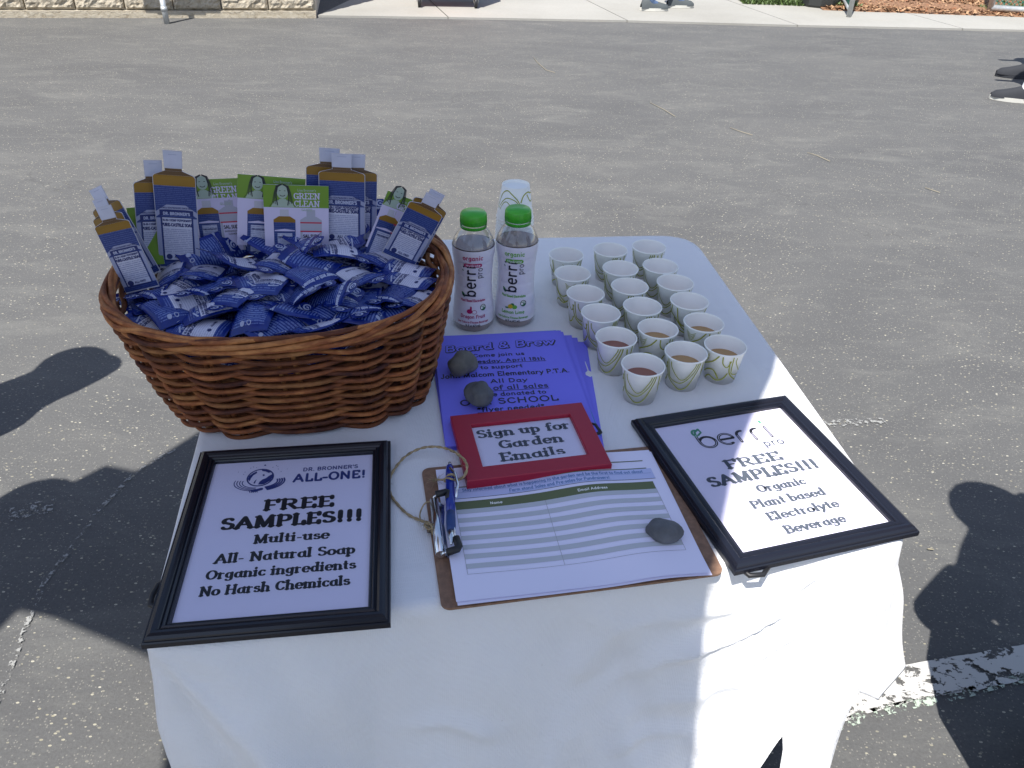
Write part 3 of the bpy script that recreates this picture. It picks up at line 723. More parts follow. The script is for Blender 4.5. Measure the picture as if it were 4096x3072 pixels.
# resample perimeter
def resample(P, n, closed=True):
    Q = P+[P[0]] if closed else P
    d = [0]
    for a, b in zip(Q, Q[1:]): d.append(d[-1]+(b-a).length)
    T = d[-1]; out = []; j = 0
    for i in range(n):
        s_ = T*i/(n if closed else n-1)
        while j < len(d)-2 and d[j+1] < s_: j += 1
        t = (s_-d[j])/max(1e-9, d[j+1]-d[j]); out.append(Q[j].lerp(Q[j+1], t))
    return out
NP = 700
per = resample(per, NP)
def relief(x, y):
    return .0011*noise.noise((x*5, y*5, 1))+.0005*noise.noise((x*16, y*11, 2))+.0011*max(0, 1-abs(((x+.09*y)*7.3) % 1-.5)*20)+.0010*max(0, 1-abs(((y-.1*x)*5.2+.3) % 1-.5)*22)
mb = MB(); rows = []
NR2 = 60
for j in range(NR2+1):
    t = j/NR2; r_ = []
    for p_ in per:
        q = cen.lerp(p_, t); r_.append(((q.x, q.y, TH+relief(q.x, q.y)*(1 if t < .97 else .3)), (q.x, q.y)))
    rows.append(r_)
# hem: key columns (fraction index by nearest perimeter position) -> bottom points
def pidx(pt): return min(range(NP), key=lambda i: (per[i]-Vector(pt)).length)
def onE(a, b, t): return a.lerp(b, t)
keys = [
 (onE(NL, NR_, .015), (-.385, .475, .36)), (onE(NL, NR_, .09), (-.29, .463, .35)), (onE(NL, NR_, .18), (-.215, .46, .34)), (onE(NL, NR_, .26), (-.155, .505, .34)), (onE(NL, NR_, .36), (-.06, .500, .34)),
 (onE(NL, NR_, .5), (.05, .545, .345)), (onE(NL, NR_, .62), (.15, .545, .35)), (onE(NL, NR_, .74), (.235, .545, .37)), (onE(NL, NR_, .82), (.285, .535, .41)),
 (onE(NL, NR_, .875), (.338, .585, .50)), (onE(NL, NR_, .915), (.328, .525, .42)), (onE(NL, NR_, .95), (.352, .500, .365)), (onE(NL, NR_, .975), (.392, .560, .42)),
 (onE(NL, NR_, .992), (.448, .645, .497)), (onE(NR_, FR, .02), (.500, .668, .435)), (onE(NR_, FR, .06), (.565, .722, .435)), (onE(NR_, FR, .14), (.535, .80, .41)), (onE(NR_, FR, .25), (.500, .92, .40)),
 (onE(NR_, FR, .45), (.455, 1.08, .40)), (onE(NR_, FR, .65), (.44, 1.25, .39)), (onE(NR_, FR, .9), (.40, 1.48, .38)), (onE(NR_, FR, .99), (.40, 1.60, .36)),
 (onE(FR, FL, .25), (.15, 1.57, .38)), (onE(FR, FL, .5), (-.08, 1.54, .38)), (onE(FR, FL, .75), (-.30, 1.51, .38)), (onE(FR, FL, .985), (-.555, 1.48, .36)),
 (onE(FL, NL, .25), (-.52, 1.20, .38)), (onE(FL, NL, .5), (-.475, .97, .38)), (onE(FL, NL, .75), (-.425, .74, .38)), (onE(FL, NL, .95), (-.395, .56, .37))]
ks = sorted([(pidx(a), Vector(b)) for a, b in keys], key=lambda k: k[0])
def hem(i):
    n = len(ks)
    for a in range(n):
        i0, b0 = ks[a]; i1, b1 = ks[(a+1) % n]
        if a == n-1: i1 += NP
        ii = i if i >= ks[0][0] else i+NP
        if i0 <= ii <= i1:
            t = (ii-i0)/max(1, i1-i0); t = t*t*(3-2*t)*.45+t*.55
            return b0.lerp(b1, t)
    return ks[0][1]
bots = [hem(i) for i in range(NP)]
ksNR = pidx(onE(NL, NR_, .985))
NS = 64
RIDGES = [(.045, .0, .19, .36, .016, .040), (.02, .10, .08, .36, .006, .03), (.13, .0, .30, .33, .010, .045), (.30, .02, .40, .34, .007, .05), (.47, .01, .445, .15, .006, .022), (.44, .16, .40, .34, .007, .025),
          (.79, .03, .60, .14, .008, .016), (.80, .045, .62, .19, .009, .018), (.81, .07, .64, .25, .009, .020), (.82, .09, .68, .33, .010, .022), (.74, .025, .62, .07, .006, .012), (.83, .12, .74, .36, .010, .020), (.70, .06, .56, .12, .005, .010), (.25, .16, .36, .19, .004, .010), (.50, .27, .62, .25, .004, .010), (.62, .27, .70, .33, .005, .010)]
for j in range(1, NS+1):
    t = j/NS; r_ = []
    for i, p_ in enumerate(per):
        top = Vector((p_.x, p_.y, TH)); b = bots[i]
        nrm = (per[(i+1) % NP]-per[i-1]); nrm = Vector((nrm.y, -nrm.x, 0)).normalized()
        q = top.lerp(b, t)
        dropk = (b-top).length
        # roll over the edge, then hang
        hx = t; e = min(1, t/.05)
        horiz = Vector((b.x-top.x, b.y-top.y, 0))
        q = Vector((top.x, top.y, 0))+horiz*((.62*t+.38*t*t) if i <= ksNR else (1.15*t-.15*t*t))+Vector((0, 0, TH+(b.z-TH)*t))
        q += nrm*(.004*sin(min(1, t/.04)*pi/2))
        sx_ = i/NP*40
        fold = noise.noise((sx_*.55-t*.8, t*1.0, 3))*(.034 if i < ksNR or i > NP*.75 else .012)*t+noise.noise((sx_*1.7-t*2.6, t*1.6, 5))*(.013 if i <= ksNR else .005)*min(1, t*2)
        # diagonal tension wrinkles falling away from the near right corner
        d1 = (q-Vector((NR_.x, NR_.y, TH))); 
        if d1.length < .46 and i <= ksNR:
            aa = atan2(d1.z, hypot(d1.x, d1.y)); fold += .0062*(1-2*abs(sin(aa*15+2.2*noise.noise((q.x*8, q.z*8, 0)))))*max(0, 1-abs(d1.length-.24)/.22)*min(1, t*6)*(.5+noise.noise((aa*4, 3, 3)))*1.6
        d2 = q-Vector((NL.x, NL.y, TH))
        if d2.length < .5 and (i > NP*.9 or i < NP*.12):
            aa = atan2(-d2.z, hypot(d2.x, d2.y)); fold += .020*(math.exp(-((aa-.98)/.12)**2)-.9*math.exp(-((aa-1.24)/.10)**2))*min(1, d2.length*4)
        if i <= ksNR and i > 2:
            se_, de_ = (p_-NL).length, t*dropk
            for (s0, d0, s1, d1_, am, wi_) in RIDGES:
                kx, kz = s1-s0, d1_-d0; l2 = kx*kx+kz*kz; tt = max(0, min(1, ((se_-s0)*kx+(de_-d0)*kz)/l2))
                cur = .012*sin(tt*pi); dd = (kx*(de_-d0)-kz*(se_-s0))/math.sqrt(l2)+cur
                al = hypot(se_-s0-kx*tt, de_-d0-kz*tt) if tt in (0, 1) else abs(dd)
                wv_ = wi_*.95 if dd > 0 else wi_*1.35
                fold += am*(1.35 if s0 > .6 else 1.7)*math.exp(-(al/wv_)**2)*min(1, (tt*3+.15), (1.0-tt)*4+.25)
        q += nrm*fold
        r_.append((tuple(q), (q.x, q.z)))
    rows.append(r_)
ids = mb.grid(rows, M['cloth'], closed=True)
cl = mb.build('tablecloth'); tag(cl, 'white cotton tablecloth draped over the square folding table', 'tablecloth')
md = cl.modifiers.new('thick', 'SOLIDIFY'); md.thickness = .0009; md.offset = -1

# ================================================================== BASKET
BR, BC = .215, Vector((-.316, .990, TH))
RZ = .160
bk = empty('wicker_basket', BC, BR, 'large oval brown wicker basket heaped with blue sachets', 'basket')
def se(t, a, b, n):
    c, s_ = cos(t), sin(t); return (a*math.copysign(abs(c)**(2/n), c), b*math.copysign(abs(s_)**(2/n), s_))
def bprof(u):      # u 0 bottom .. 1 rim -> half axes and exponent, centre shift
    k = u**.8
    return .166+(.217-.166)*k, .134+(.178-.134)*k, 3.0-.5*u, .012*(1-u)
def bpt(t, u, off=0, z=None):
    a, b, n, cx = bprof(max(0, min(1, u))); x, y = se(t, a+off, b+off, n); return Vector((x+cx, y-.012*(1-u), (RZ*u if z is None else z)))
NSTK = 18; random.seed(11)
for k in range(NSTK):
    t = 2*pi*(k+.5)/NSTK
    mb = MB()
    for dt in (-.018, .018):
        pts = [bpt(t+dt, u/8) for u in range(9)]; mb.tube(pts, .0030, M['wicker'], 6)
    mb.vc = [(1, .9, .7, 1)]*len(mb.v); mb.build('stake', bk)
NROW = 25
for r_i in range(NROW):
    u = .02+.92*r_i/(NROW-1)
    for half in (0,):
        mb = MB(); pts = []; rad = []; cols = []
        N_ = 190; sh = random.uniform(.60, 1.35)
        for i in range(N_):
            t = 2*pi*i/N_; ph = t*NSTK/2+(r_i % 2)*pi+half*pi*0
            amp = .0088*sin(ph)
            z = RZ*u+.0036*noise.noise((cos(t)*3+r_i, sin(t)*3, half))+.0026*cos(ph)*sin(r_i*1.3)*.4
            amp += .0016*noise.noise((cos(t)*5+r_i*3, sin(t)*5, half*7))
            p_ = bpt(t, u, amp+(.0025 if half else 0), z); pts.append(p_)
            rad.append(.0034+.0009*noise.noise((cos(t)*4+r_i*5, sin(t)*4, half)))
            c_ = sh*(1+.55*noise.noise((cos(t)*2.2+r_i*2.7, sin(t)*2.2, half*3+1))); cols.append(c_)
        mb.tube(pts, rad, M['wicker'], 6, closed=True)
        mb.vc = [(cols[i//6]*1.02, cols[i//6]*.95, cols[i//6]*.88, 1) for i in range(len(mb.v))]
        mb.build('weaver_rod', bk)
# inner liner of rods keeps the wall dark
# braided rim
NB_ = 8
for s_i in range(NB_):
    mb = MB(); pts = []; cols = []; N_ = 300; rad = []
    ph0 = 2*pi*s_i/NB_
    for i in range(N_):
        t = 2*pi*i/N_; a = ph0+t*3+1.3*noise.noise((cos(t)*2.2, sin(t)*2.2, s_i*2)); rr = .0070+.0015*noise.noise((cos(t)*3, sin(t)*3, s_i))
        o_ = .004+rr*cos(a)*.85; z = RZ+.003+rr*sin(a)*1.15+.004*cos(2*t)
        pts.append(bpt(t, 1, o_, z)); rad.append(.0034+.0009*noise.noise((cos(t)*6, sin(t)*6, s_i*3)))
        cols.append(1.15*(1+.4*noise.noise((cos(t)*3+s_i*4, sin(t)*3, 2))))
    mb.tube(pts, rad, M['wicker'], 8, closed=True)
    mb.vc = [(cols[i//8]*1.06, cols[i//8], cols[i//8]*.95, 1) for i in range(len(mb.v))]
    mb.build('rim_rod', bk)
mb = MB(); mb.grid([[((bpt(2*pi*i/48, 0, -.004, z)[:]), (0, 0)) for i in range(48)] for z in (.003, .006)], M['wicker'], closed=True)
mb.face([mb.vert(bpt(2*pi*i/48, 0, -.004, .006)) for i in range(48)], M['wicker']); mb.vc = [(.6, .6, .6, 1)]*len(mb.v); mb.build('basket_floor', bk)

# ================================================================== SACHETS
SW, SL = .051, .076
def sachet_mesh(kind, seed):
    """local: x width, y length (0..SL, tab beyond), z up. kind F front label, B back text"""
    rnd = random.Random(seed)
    bul = rnd.uniform(.0036, .0062); bend = rnd.uniform(-.006, .008); tw = rnd.uniform(-.003, .003); sk1 = rnd.uniform(0, 9)
    def hgt(x, y):
        u = max(-1, min(1, x/(SW/2))); v = max(0, min(1, y/SL))
        e = max(0, 1-u*u)**.6; k = max(0, min(1, (v-.06)/.14))*max(0, min(1, (.92-v)/.12)); k = k*k*(3-2*k)
        return bul*e*k+.0011*noise.noise((x*70+sk1, y*55, sk1))*k
    def base(x, y): return bend*(((y/SL)-.5)**2*4-1)+tw*(x/(SW/2))*((y/SL)-.5)*2-.0025*(x/(SW/2))**2
    def mp(x, y, k=0): return (x, y-SL/2, base(x, y)+hgt(x, y)+.00025+k*4e-6)
    mb = MB(); film, lab, bac, fin = M['film'], M['film_label'], M['film_back'], M['film_fine']
    ys = [0, .035, .075, .13, .19, .25, .35, .45, .55, .65, .70, .76, .82, .87, .92, .96, 1.0]
    xs_ = [-1, -.88, -.78, -.5, -.25, 0, .25, .5, .78, .88, 1]
    rows = [[((x*SW/2, y*SL-SL/2, base(x*SW/2, y*SL)+hgt(x*SW/2, y*SL)), (x*SW/2+seed*.013, y*SL)) for x in xs_] for y in ys]
    def mf(i, k):
        y = (ys[i]+ys[i+1])/2; x = abs((xs_[k]+xs_[k+1])/2)
        if kind == 'F':
            if .19 < y < .70 and x < .84: return lab
            if .13 < y < .19 and x < .78: return fin
            if (.075 < y < .25 or .76 < y < .92) and x < .78: return fin
            return film
        if .13 < y < .82 and x < .78: return bac
        return film
    ids = mb.grid(rows, film, mf=mf)
    rb = [[((x*SW/2, y*SL-SL/2, base(x*SW/2, y*SL)-.55*hgt(x*SW/2, y*SL)-.0003), (0, 0)) for x in xs_[::-1]] for y in ys]
    idb = mb.grid(rb, film)
    n = len(xs_)
    for i in range(len(ys)-1):
        mb.face((idb[i][n-1], ids[i][0], ids[i+1][0], idb[i+1][n-1]), film); mb.face((ids[i][n-1], idb[i][0], idb[i+1][0], ids[i+1][n-1]), film)
    mb.face([ids[0][k] for k in range(n)][::-1]+[idb[0][k] for k in range(n)][::-1], film)
    # hanging tab
    tp = [(-.9, 1.0), (-.62, 1.005), (-.50, 1.05), (-.46, 1.14), (-.38, 1.20), (-.2, 1.23), (.2, 1.23), (.38, 1.20), (.46, 1.14), (.50, 1.05), (.62, 1.005), (.9, 1.0)]
    top = [(x*SW/2, y*SL-SL/2, base(x*SW/2, SL)+(y-1)*SL*rnd.uniform(-.05, .05)+.0002) for x, y in tp]
    bt = [(x, y, z-.0006) for x, y, z in top]
    mb.poly(top, film); mb.poly(bt[::-1], film)
    for k in range(len(tp)-1): mb.poly([bt[k+1], bt[k], top[k], top[k+1]], film)
    lt, nv = M['ink_lt'], M['ink_navy']
    def fm(a, b, k): return mp(a, b, k)
    def tabz(a, b, k): return (a, b-SL/2, base(a, SL)+.0007+k*4e-6)
    # globe on tab
    c_ = A(0, SL*1.14, .0052, .0052, 0, 360, 12)
    mb.poly([tabz(x, y, 1) for x, y in c_[:-1]], lt); ribbon(mb, A(0, SL*1.115, .0095, .0052, 200, 350, 8), lambda a, b: .0007, lt, tabz)
    ribbon(mb, A(.001, SL*1.142, .003, .0022, 0, 300, 7), lambda a, b: .0010, film, lambda a, b, k: tabz(a, b, k+12))
    if kind == 'F':
        letters(mb, '18-IN-1 HEMP PEPPERMINT', 0, SL*.635, .0031, nv, .18, fmap=fm, xs=.80)
        letters(mb, 'PURE-CASTILE SOAP', 0, SL*.565, .0042, nv, .24, fmap=fm, xs=.80)
        letters(mb, 'DR. BRONNER\'S', 0, SL*.715, .0030, lt, .24, fmap=fm, xs=1.0)
        P_ = [(-.78, .745), (-.45, .80), (.45, .80), (.78, .745)]
        ribbon(mb, [(x*SW/2, y*SL) for x, y in P_], lambda a, b: .0011, lt, fm)
        c_ = A(-.011, SL*.295, .0028, .0028, 0, 360, 10); mb.poly([mp(x, y, 2) for x, y in c_[:-1]], nv)
        letters(mb, 'ALL-ONE!', .004, SL*.28, .0030, nv, .22, fmap=fm, xs=.85)
    else:
        letters(mb, 'Shower with Dr. Bronner!', 0, SL*.845, .0042, lt, .26, fmap=fm, xs=.78)
        letters(mb, 'ALL-ONE!', 0, SL*1.025, .0030, lt, .22, fmap=tabz, xs=.9)
        c_ = A(-.008, SL*.16, .0030, .0030, 0, 360, 10); mb.poly([mp(x, y, 2) for x, y in c_[:-1]], lt)
        c_ = A(.001, SL*.16, .0025, .0025, 0, 360, 10); ribbon(mb, c_, lambda a, b: .0005, lt, fm)
    return mb
FM = [sachet_mesh('F', s_) for s_ in range(6)]; BM = [sachet_mesh('B', s_+20) for s_ in range(5)]
FO = []; BO = []
def get_mesh(kind, k):
    L_ = FO if kind == 'F' else BO; src = FM if kind == 'F' else BM
    if not L_:
        for s_ in src:
            o_ = s_.build('soap_sachet'); L_.append(o_.data); bpy.data.objects.remove(o_)
    return L_[k % len(L_)]
# hand placed sachets: px, py, image angle of the tab direction (deg, ccw), kind, tilt about length, tilt about width, description
T_ = [
 (852, 962, 118, 'B', 0, 52, 'standing upright against the tall bottle card at the back left'),
 (905, 985, 20, 'B', 55, 10, 'edge-on behind the heap at the back left'),
 (822, 1022, 22, 'B', 50, 0, 'dark and edge-on below the tall bottle card'),
 (670, 1094, 250, 'F', 30, 0, 'narrow and steep beside the tilted bottle cards'),
 (662, 1150, 200, 'B', 10, 5, 'pointing left under the leaning bottle cards'),
 (814, 1080, 240, 'F', -5, 14, 'white label up on the left of the heap'),
 (848, 1135, 205, 'B', 12, 6, 'with its round tab lower left, left of centre'),
 (960, 1112, 212, 'F', 18, 6, 'long white label slanting up right, left of centre'),
 (949, 1030, 190, 'F', 10, 25, 'dark edge forward in the back middle left'),
 (1055, 1115, 190, 'F', 5, 4, 'half covered near the middle of the heap'),
 (957, 1180, 215, 'F', 8, 6, 'white label up, left of the middle front'),
 (573, 1203, 140, 'B', 12, 0, 'with its round tab sticking over the left rim'),
 (668, 1248, 140, 'B', 10, 0, 'printed back up at the front left below the tab'),
 (772, 1212, 15, 'F', 30, 0, 'thin and tilted in the left front'),
 (640, 1278, 160, 'F', 8, 4, 'tab over the front left rim'),
 (806, 1305, 175, 'F', 2, 0, 'flat along the front left rim'),
 (850, 1238, 190, 'F', 8, -8, 'with a puffed blue end, front left'),
 (1020, 1262, 62, 'B', -8, 4, 'long printed back pointing up at the front middle'),
 (1122, 1042, 225, 'F', -10, 10, 'white label tilted up at the back middle'),
 (1245, 1040, 172, 'B', 0, 16, 'faded back print up at the back middle'),
 (1339, 968, 10, 'F', 20, 20, 'dark and flat behind the heap, middle back'),
 (1395, 952, 160, 'F', 15, 18, 'label half seen under the rear bottle cards'),
 (1358, 1010, 185, 'F', 6, 12, 'label edge showing with puffed blue end, back right'),
 (1522, 1020, 215, 'F', -6, 14, 'bright label tilted up at the back right'),
 (1629, 1066, 172, 'F', 4, 8, 'bright label lying across the right end'),
 (1640, 1104, 168, 'F', 4, 2, 'below the bright one at the right end'),
 (1436, 1088, 330, 'F', -4, 8, 'large white label slanting down right, right of centre'),
 (1235, 1105, 328, 'B', -4, 8, 'long printed back slanting down right in the middle'),
 (1079, 1135, 230, 'F', 6, 6, 'small label patch between two others, centre'),
 (1571, 1165, 218, 'B', 6, 8, 'large printed back with round tab toward the front right'),
 (1378, 1180, 258, 'F', -8, 6, 'upright white label right of the middle'),
 (1445, 1200, 265, 'B', 8, 6, 'upright printed back right of the middle'),
 (1660, 1180, 212, 'F', 6, 6, 'label half under the rim at the right front'),
 (1195, 1160, 320, 'B', 20, 22, 'puffed blue end toward the viewer in the middle'),
 (1296, 1182, 350, 'B', 14, 26, 'dark puffed end just right of the middle'),
 (1199, 1240, 175, 'B', 26, 10, 'lens shaped dark blue end at the front middle'),
 (1532, 1240, 195, 'B', 4, 4, 'printed back near the front right rim'),
 (1263, 1290, 198, 'F', 28, 2, 'long and dark along the front rim, middle'),
 (1122, 1310, 30, 'B', 22, 8, 'puffed blue end at the front rim left of middle'),
 (1530, 940, 100, 'B', 5, 55, 'standing up with its tab at the top, back right'),
 (1615, 990, 60, 'B', 10, 35, 'tab raised in front of the tilted cards at the right'),
 (1166, 990, 350, 'B', 14, 22, 'dark puffed end at the back middle'),
 (1440, 1268, 175, 'B', 6, 2, 'faded back print at the front rim right of middle'),
 (1050, 1195, 25, 'F', 12, 6, 'small label glimpse in the middle front'),
 (720, 1160, 30, 'F', 18, 6, 'half hidden beside the tilted cards, left'),
 (1330, 1245, 30, 'B', 16, 10, 'dark end in the front middle right'),
 (1090, 975, 170, 'B', 10, 20, 'flat and dark behind, middle left back'),
 (1250, 968, 175, 'F', 12, 22, 'flat and dark behind, below the front guide card'),
]
def heap_z(x, y):
    d = ((x-BC.x)/.20)**2+((y-BC.y)/.16)**2
    return TH+.140+.026*max(0, 1-d)+.012*(y-BC.y)/.15
def euler_for(yaw, tl, tw_):
    return (Matrix.Rotation(yaw, 4, 'Z') @ Matrix.Rotation(radians(tw_), 4, 'X') @ Matrix.Rotation(radians(tl), 4, 'Y')).to_euler()
random.seed(21)
def inside(x, y, m=.0):
    c, s_ = cos(-BR), sin(-BR); dx, dy = x-BC.x, y-BC.y; X_, Y_ = dx*c-dy*s_, dx*s_+dy*c
    return (abs(X_)/(.178-m))**2.5+(abs(Y_)/(.138-m))**2.5 < 1
nb = 0
for layer, (zz, cnt, sp) in enumerate([(-.075, 26, .03), (-.05, 34, .01), (-.032, 44, 0), (-.020, 30, 0)]):
    k = 0
    while k < cnt:
        x = random.uniform(-.56, -.08); y = random.uniform(.82, 1.20)
        if not inside(x, y, sp+.02): continue
        kind = random.choice('FBB'); o_ = obj('soap_sachet', get_mesh(kind, random.randrange(9)))
        o_.location = (x, y, heap_z(x, y)+zz+random.uniform(-.004, .004)); o_.rotation_euler = euler_for(random.uniform(0, 2*pi), random.uniform(-16, 16), random.uniform(-14, 18)); k += 1
        reg_ = ('front' if y < .94 else 'back' if y > 1.06 else 'middle')+' '+('left' if x < -.38 else 'right' if x > -.25 else 'centre')
        tag(o_, f'blue soap sachet at the {reg_} of the heap, '+['buried deepest', 'buried low', 'under the top ones', 'between the top ones'][layer], 'sachet', 'blue soap sachets filling the basket')
for i, (px, py, an, kind, tl, tw_, desc) in enumerate(T_):
    p0 = at(px, py, TH+.15); z = heap_z(p0.x, p0.y); p0 = at(px, py, z); z = heap_z(p0.x, p0.y)+.004+.0006*(i % 7); p0 = at(px, py, z)
    p1 = at(px+60*cos(radians(an)), py-60*sin(radians(an)), z); yaw = atan2(p1.y-p0.y, p1.x-p0.x)-pi/2
    o_ = obj('soap_sachet', get_mesh(kind, i)); o_.location = p0; o_.rotation_euler = euler_for(yaw, tl, tw_)
    tag(o_, 'blue soap sachet '+desc, 'sachet', 'blue soap sachets filling the basket')

# ================================================================== BOTTLE-SHAPED CARDS
def outline_prism(mb, pts, z0, z1, mt_top, mt_side):
    mb.poly([(x, y, z1) for x, y in pts], mt_top); mb.poly([(x, y, z0) for x, y in pts][::-1], mt_side)
    n = len(pts)
    for k in range(n):
        a, b = pts[k], pts[(k+1) % n]; mb.poly([(a[0], a[1], z0), (b[0], b[1], z0), (b[0], b[1], z1), (a[0], a[1], z1)], mt_side)
def bottle_card(name, label, mtx, Wd=.074, Hh=.205, group=None):
    r = empty(name, (0, 0, 0), 0, label, 'display card', group); r.matrix_world = mtx
    w2 = Wd/2; hb = Hh*.81
    def q(mb, pts, z, mt, uvs=None): mb.poly([(x*w2, y*hb, z) for x, y in pts], mt)
    sh = [(-1, 0), (1, 0), (1, .972), (.93, .993), (.42, 1.035), (.40, 1.06), (.42, 1.065), (.44, 1.235), (-.44, 1.235), (-.42, 1.065), (-.40, 1.06), (-.42, 1.035), (-.93, .993), (-1, .972)]
    mb = MB(); outline_prism(mb, [(x*w2, y*hb) for x, y in sh], -.0012, 0, M['card_edge'], M['card_edge']); mb.build('card', r)
    mb = MB(); z = .0002
    q(mb, [(-.41, 1.068), (.41, 1.068), (.435, 1.23), (-.435, 1.23)], z, M['card_cap']); mb.poly([(-.2*w2, 1.195*hb, z+.0001), (.2*w2, 1.195*hb, z+.0001), (.2*w2, 1.20*hb, z+.0001), (-.2*w2, 1.20*hb, z+.0001)], M['card_band'])
    mb.build('printed_cap', r)
    mb = MB()
    q(mb, [(-.39, 1.035), (.39, 1.035), (.39, 1.06), (-.39, 1.06)], z, M['card_neck'])
    q(mb, [(-.90, .993), (.90, .993), (.42, 1.034), (-.42, 1.034)], z, M['card_neck'])
    q(mb, [(-.975, .885), (.975, .885), (.975, .972), (.90, .992), (-.90, .992), (-.975, .972)], z, M['card_amber']); mb.build('printed_soap', r)
    mb = MB()
    q(mb, [(-.975, .02), (.975, .02), (.975, .884), (-.975, .884)], z, M['card_blue'])
    zz = z+.0001
    q(mb, [(-.975, .56), (-.70, .60), (-.45, .64), (.45, .64), (.70, .60), (.975, .56), (.975, .615), (.70, .655), (.45, .69), (-.45, .69), (-.70, .655), (-.975, .615)], zz, M['card_band'])
    q(mb, [(-.80, .565), (-.45, .60), (.45, .60), (.80, .565), (.80, .635), (.45, .64), (-.45, .64), (-.80, .635)], zz+.0001, M['card_navy'])
    q(mb, [(-.97, .1), (-.78, .1), (-.78, .55), (-.97, .55)], zz, M['card_band']); q(mb, [(.78, .1), (.97, .1), (.97, .55), (.78, .55)], zz, M['card_band'])
    q(mb, [(-.74, .08), (.74, .08), (.74, .565), (-.74, .565)], zz+.0001, M['card_navy'])
    q(mb, [(-.69, .44), (.69, .44), (.69, .555), (-.69, .555)], zz+.0002, M['card_plain'])
    q(mb, [(-.69, .17), (.69, .17), (.69, .44), (-.69, .44)], zz+.0002, M['card_panel'])
    q(mb, [(-.69, .10), (.69, .10), (.69, .17), (-.69, .17)], zz+.0002, M['card_plain']); lb = mb.build('printed_label', r)
    mb = MB(); k_ = Wd/.074; zt = zz+.0004
    letters(mb, 'DR. BRONNER\'S', 0, hb*.585, .0055*k_, M['ink_lt'], .24, xs=.85, fmap=lift(zt))
    letters(mb, 'FAMILY SOAPMAKERS SINCE 1858', 0, hb*.652, .0030*k_, M['card_navy'], .18, xs=.85, fmap=lift(zt))
    letters(mb, '18-IN-1 HEMP PEPPERMINT', 0, hb*.518, .0044*k_, M['ink_navy'], .20, xs=.66, fmap=lift(zt))
    letters(mb, 'PURE-CASTILE SOAP', 0, hb*.465, .0062*k_, M['ink_navy'], .24, xs=.66, fmap=lift(zt))
    letters(mb, 'ALL-ONE!', .1*w2, hb*.12, .0050*k_, M['ink_navy'], .2, xs=.8, fmap=lift(zt))
    mb.poly([(x, y, zt) for x, y in A(-.48*w2, hb*.135, .004, .004, 0, 360, 12)[:-1]], M['ink_navy'])
    mb.build('lettering', lb); return r
def upright(pxb, pxt, zb, dy, wpx, yaw=0):
    """card standing at the base point, its top dy further back; returns matrix, width, length"""
    Pb = at(pxb[0], pxb[1], zb); O = Vector((0, 0, CAMH)); d = ray(*pxt); Pt = O+d*((Pb.y+dy)/d.y); Y = (Pt-Pb); L = Y.length; Y.normalize()
    Zc = Matrix.Rotation(yaw, 3, Y) @ (O-(Pb+Pt)/2)
    X_ = Y.cross(Zc).normalized(); Z_ = X_.cross(Y).normalized(); dep = ((Pb+Pt)/2-O).dot(CF)
    return Matrix(((X_.x, Y.x, Z_.x, Pb.x), (X_.y, Y.y, Z_.y, Pb.y), (X_.z, Y.z, Z_.z, Pb.z), (0, 0, 0, 1))), wpx*dep/F_PX/max(.5, cos(yaw)), L
def card_matrix(pxb, pxt, zb, L, yaw=0, lean=None):
    """base point seen at pxb at height zb; top point seen at pxt at distance L from it"""
    Pb = at(pxb[0], pxb[1], zb); O = Vector((0, 0, CAMH)); d = ray(*pxt).normalized()
    oc = O-Pb; b = oc.dot(d); c = oc.dot(oc)-L*L; disc = b*b-c
    if disc < 0: t = -b
    else:
        t1, t2 = -b-math.sqrt(disc), -b+math.sqrt(disc); t = t2 if lean != 'near' else t1
    Pt = O+d*t; Y = (Pt-Pb).normalized(); Zc = (O-(Pb+Pt)/2); Zc = Matrix.Rotation(yaw, 3, Y) @ Zc
    X_ = Y.cross(Zc).normalized(); Z_ = X_.cross(Y).normalized()
    return Matrix(((X_.x, Y.x, Z_.x, Pb.x), (X_.y, Y.y, Z_.y, Pb.y), (X_.z, Y.z, Z_.z, Pb.z), (0, 0, 0, 1)))
GC = 'bottle shaped soap cards standing in the basket'
def bc(label, *a): m_, w_, l_ = upright(*a); bottle_card('bottle_card', label, m_, w_, l_, GC)
bc('tall bottle shaped soap card standing foremost at the back left of the basket', (722, 1075), (688, 603), TH+.150, .012, 156, radians(-8))
bc('bottle shaped soap card half hidden behind the tall one at the back left', (640, 1075), (610, 641), TH+.150, .02, 150, radians(8))
bc('front bottle shaped soap card of the cluster of three at the back right', (1372, 986), (1366, 615), TH+.158, .012, 180, radians(-4))
bc('rear left bottle shaped soap card of the cluster of three, its cap topmost', (1316, 965), (1318, 593), TH+.160, .018, 180, radians(2))
bc('rear right bottle shaped soap card peeking out behind the cluster of three', (1420, 985), (1423, 617), TH+.155, .02, 170, radians(10))
bc('front bottle shaped soap card leaning out over the left rim of the basket', (572, 1160), (412, 826), TH+.150, .0, 128, radians(-20))
bc('middle bottle shaped soap card leaning out at the left rim', (560, 1140), (394, 795), TH+.150, .02, 112, radians(-24))
bc('rearmost bottle shaped soap card leaning out at the left rim, its cap highest', (590, 1110), (379, 752), TH+.150, .03, 112, radians(-28))
bc('front bottle shaped soap card leaning right over the right rim of the basket', (1592, 1040), (1735, 783), TH+.160, .0, 140, radians(14))
bc('rear bottle shaped soap card behind the one leaning right at the right rim', (1614, 1022), (1752, 768), TH+.160, .02, 140, radians(18))

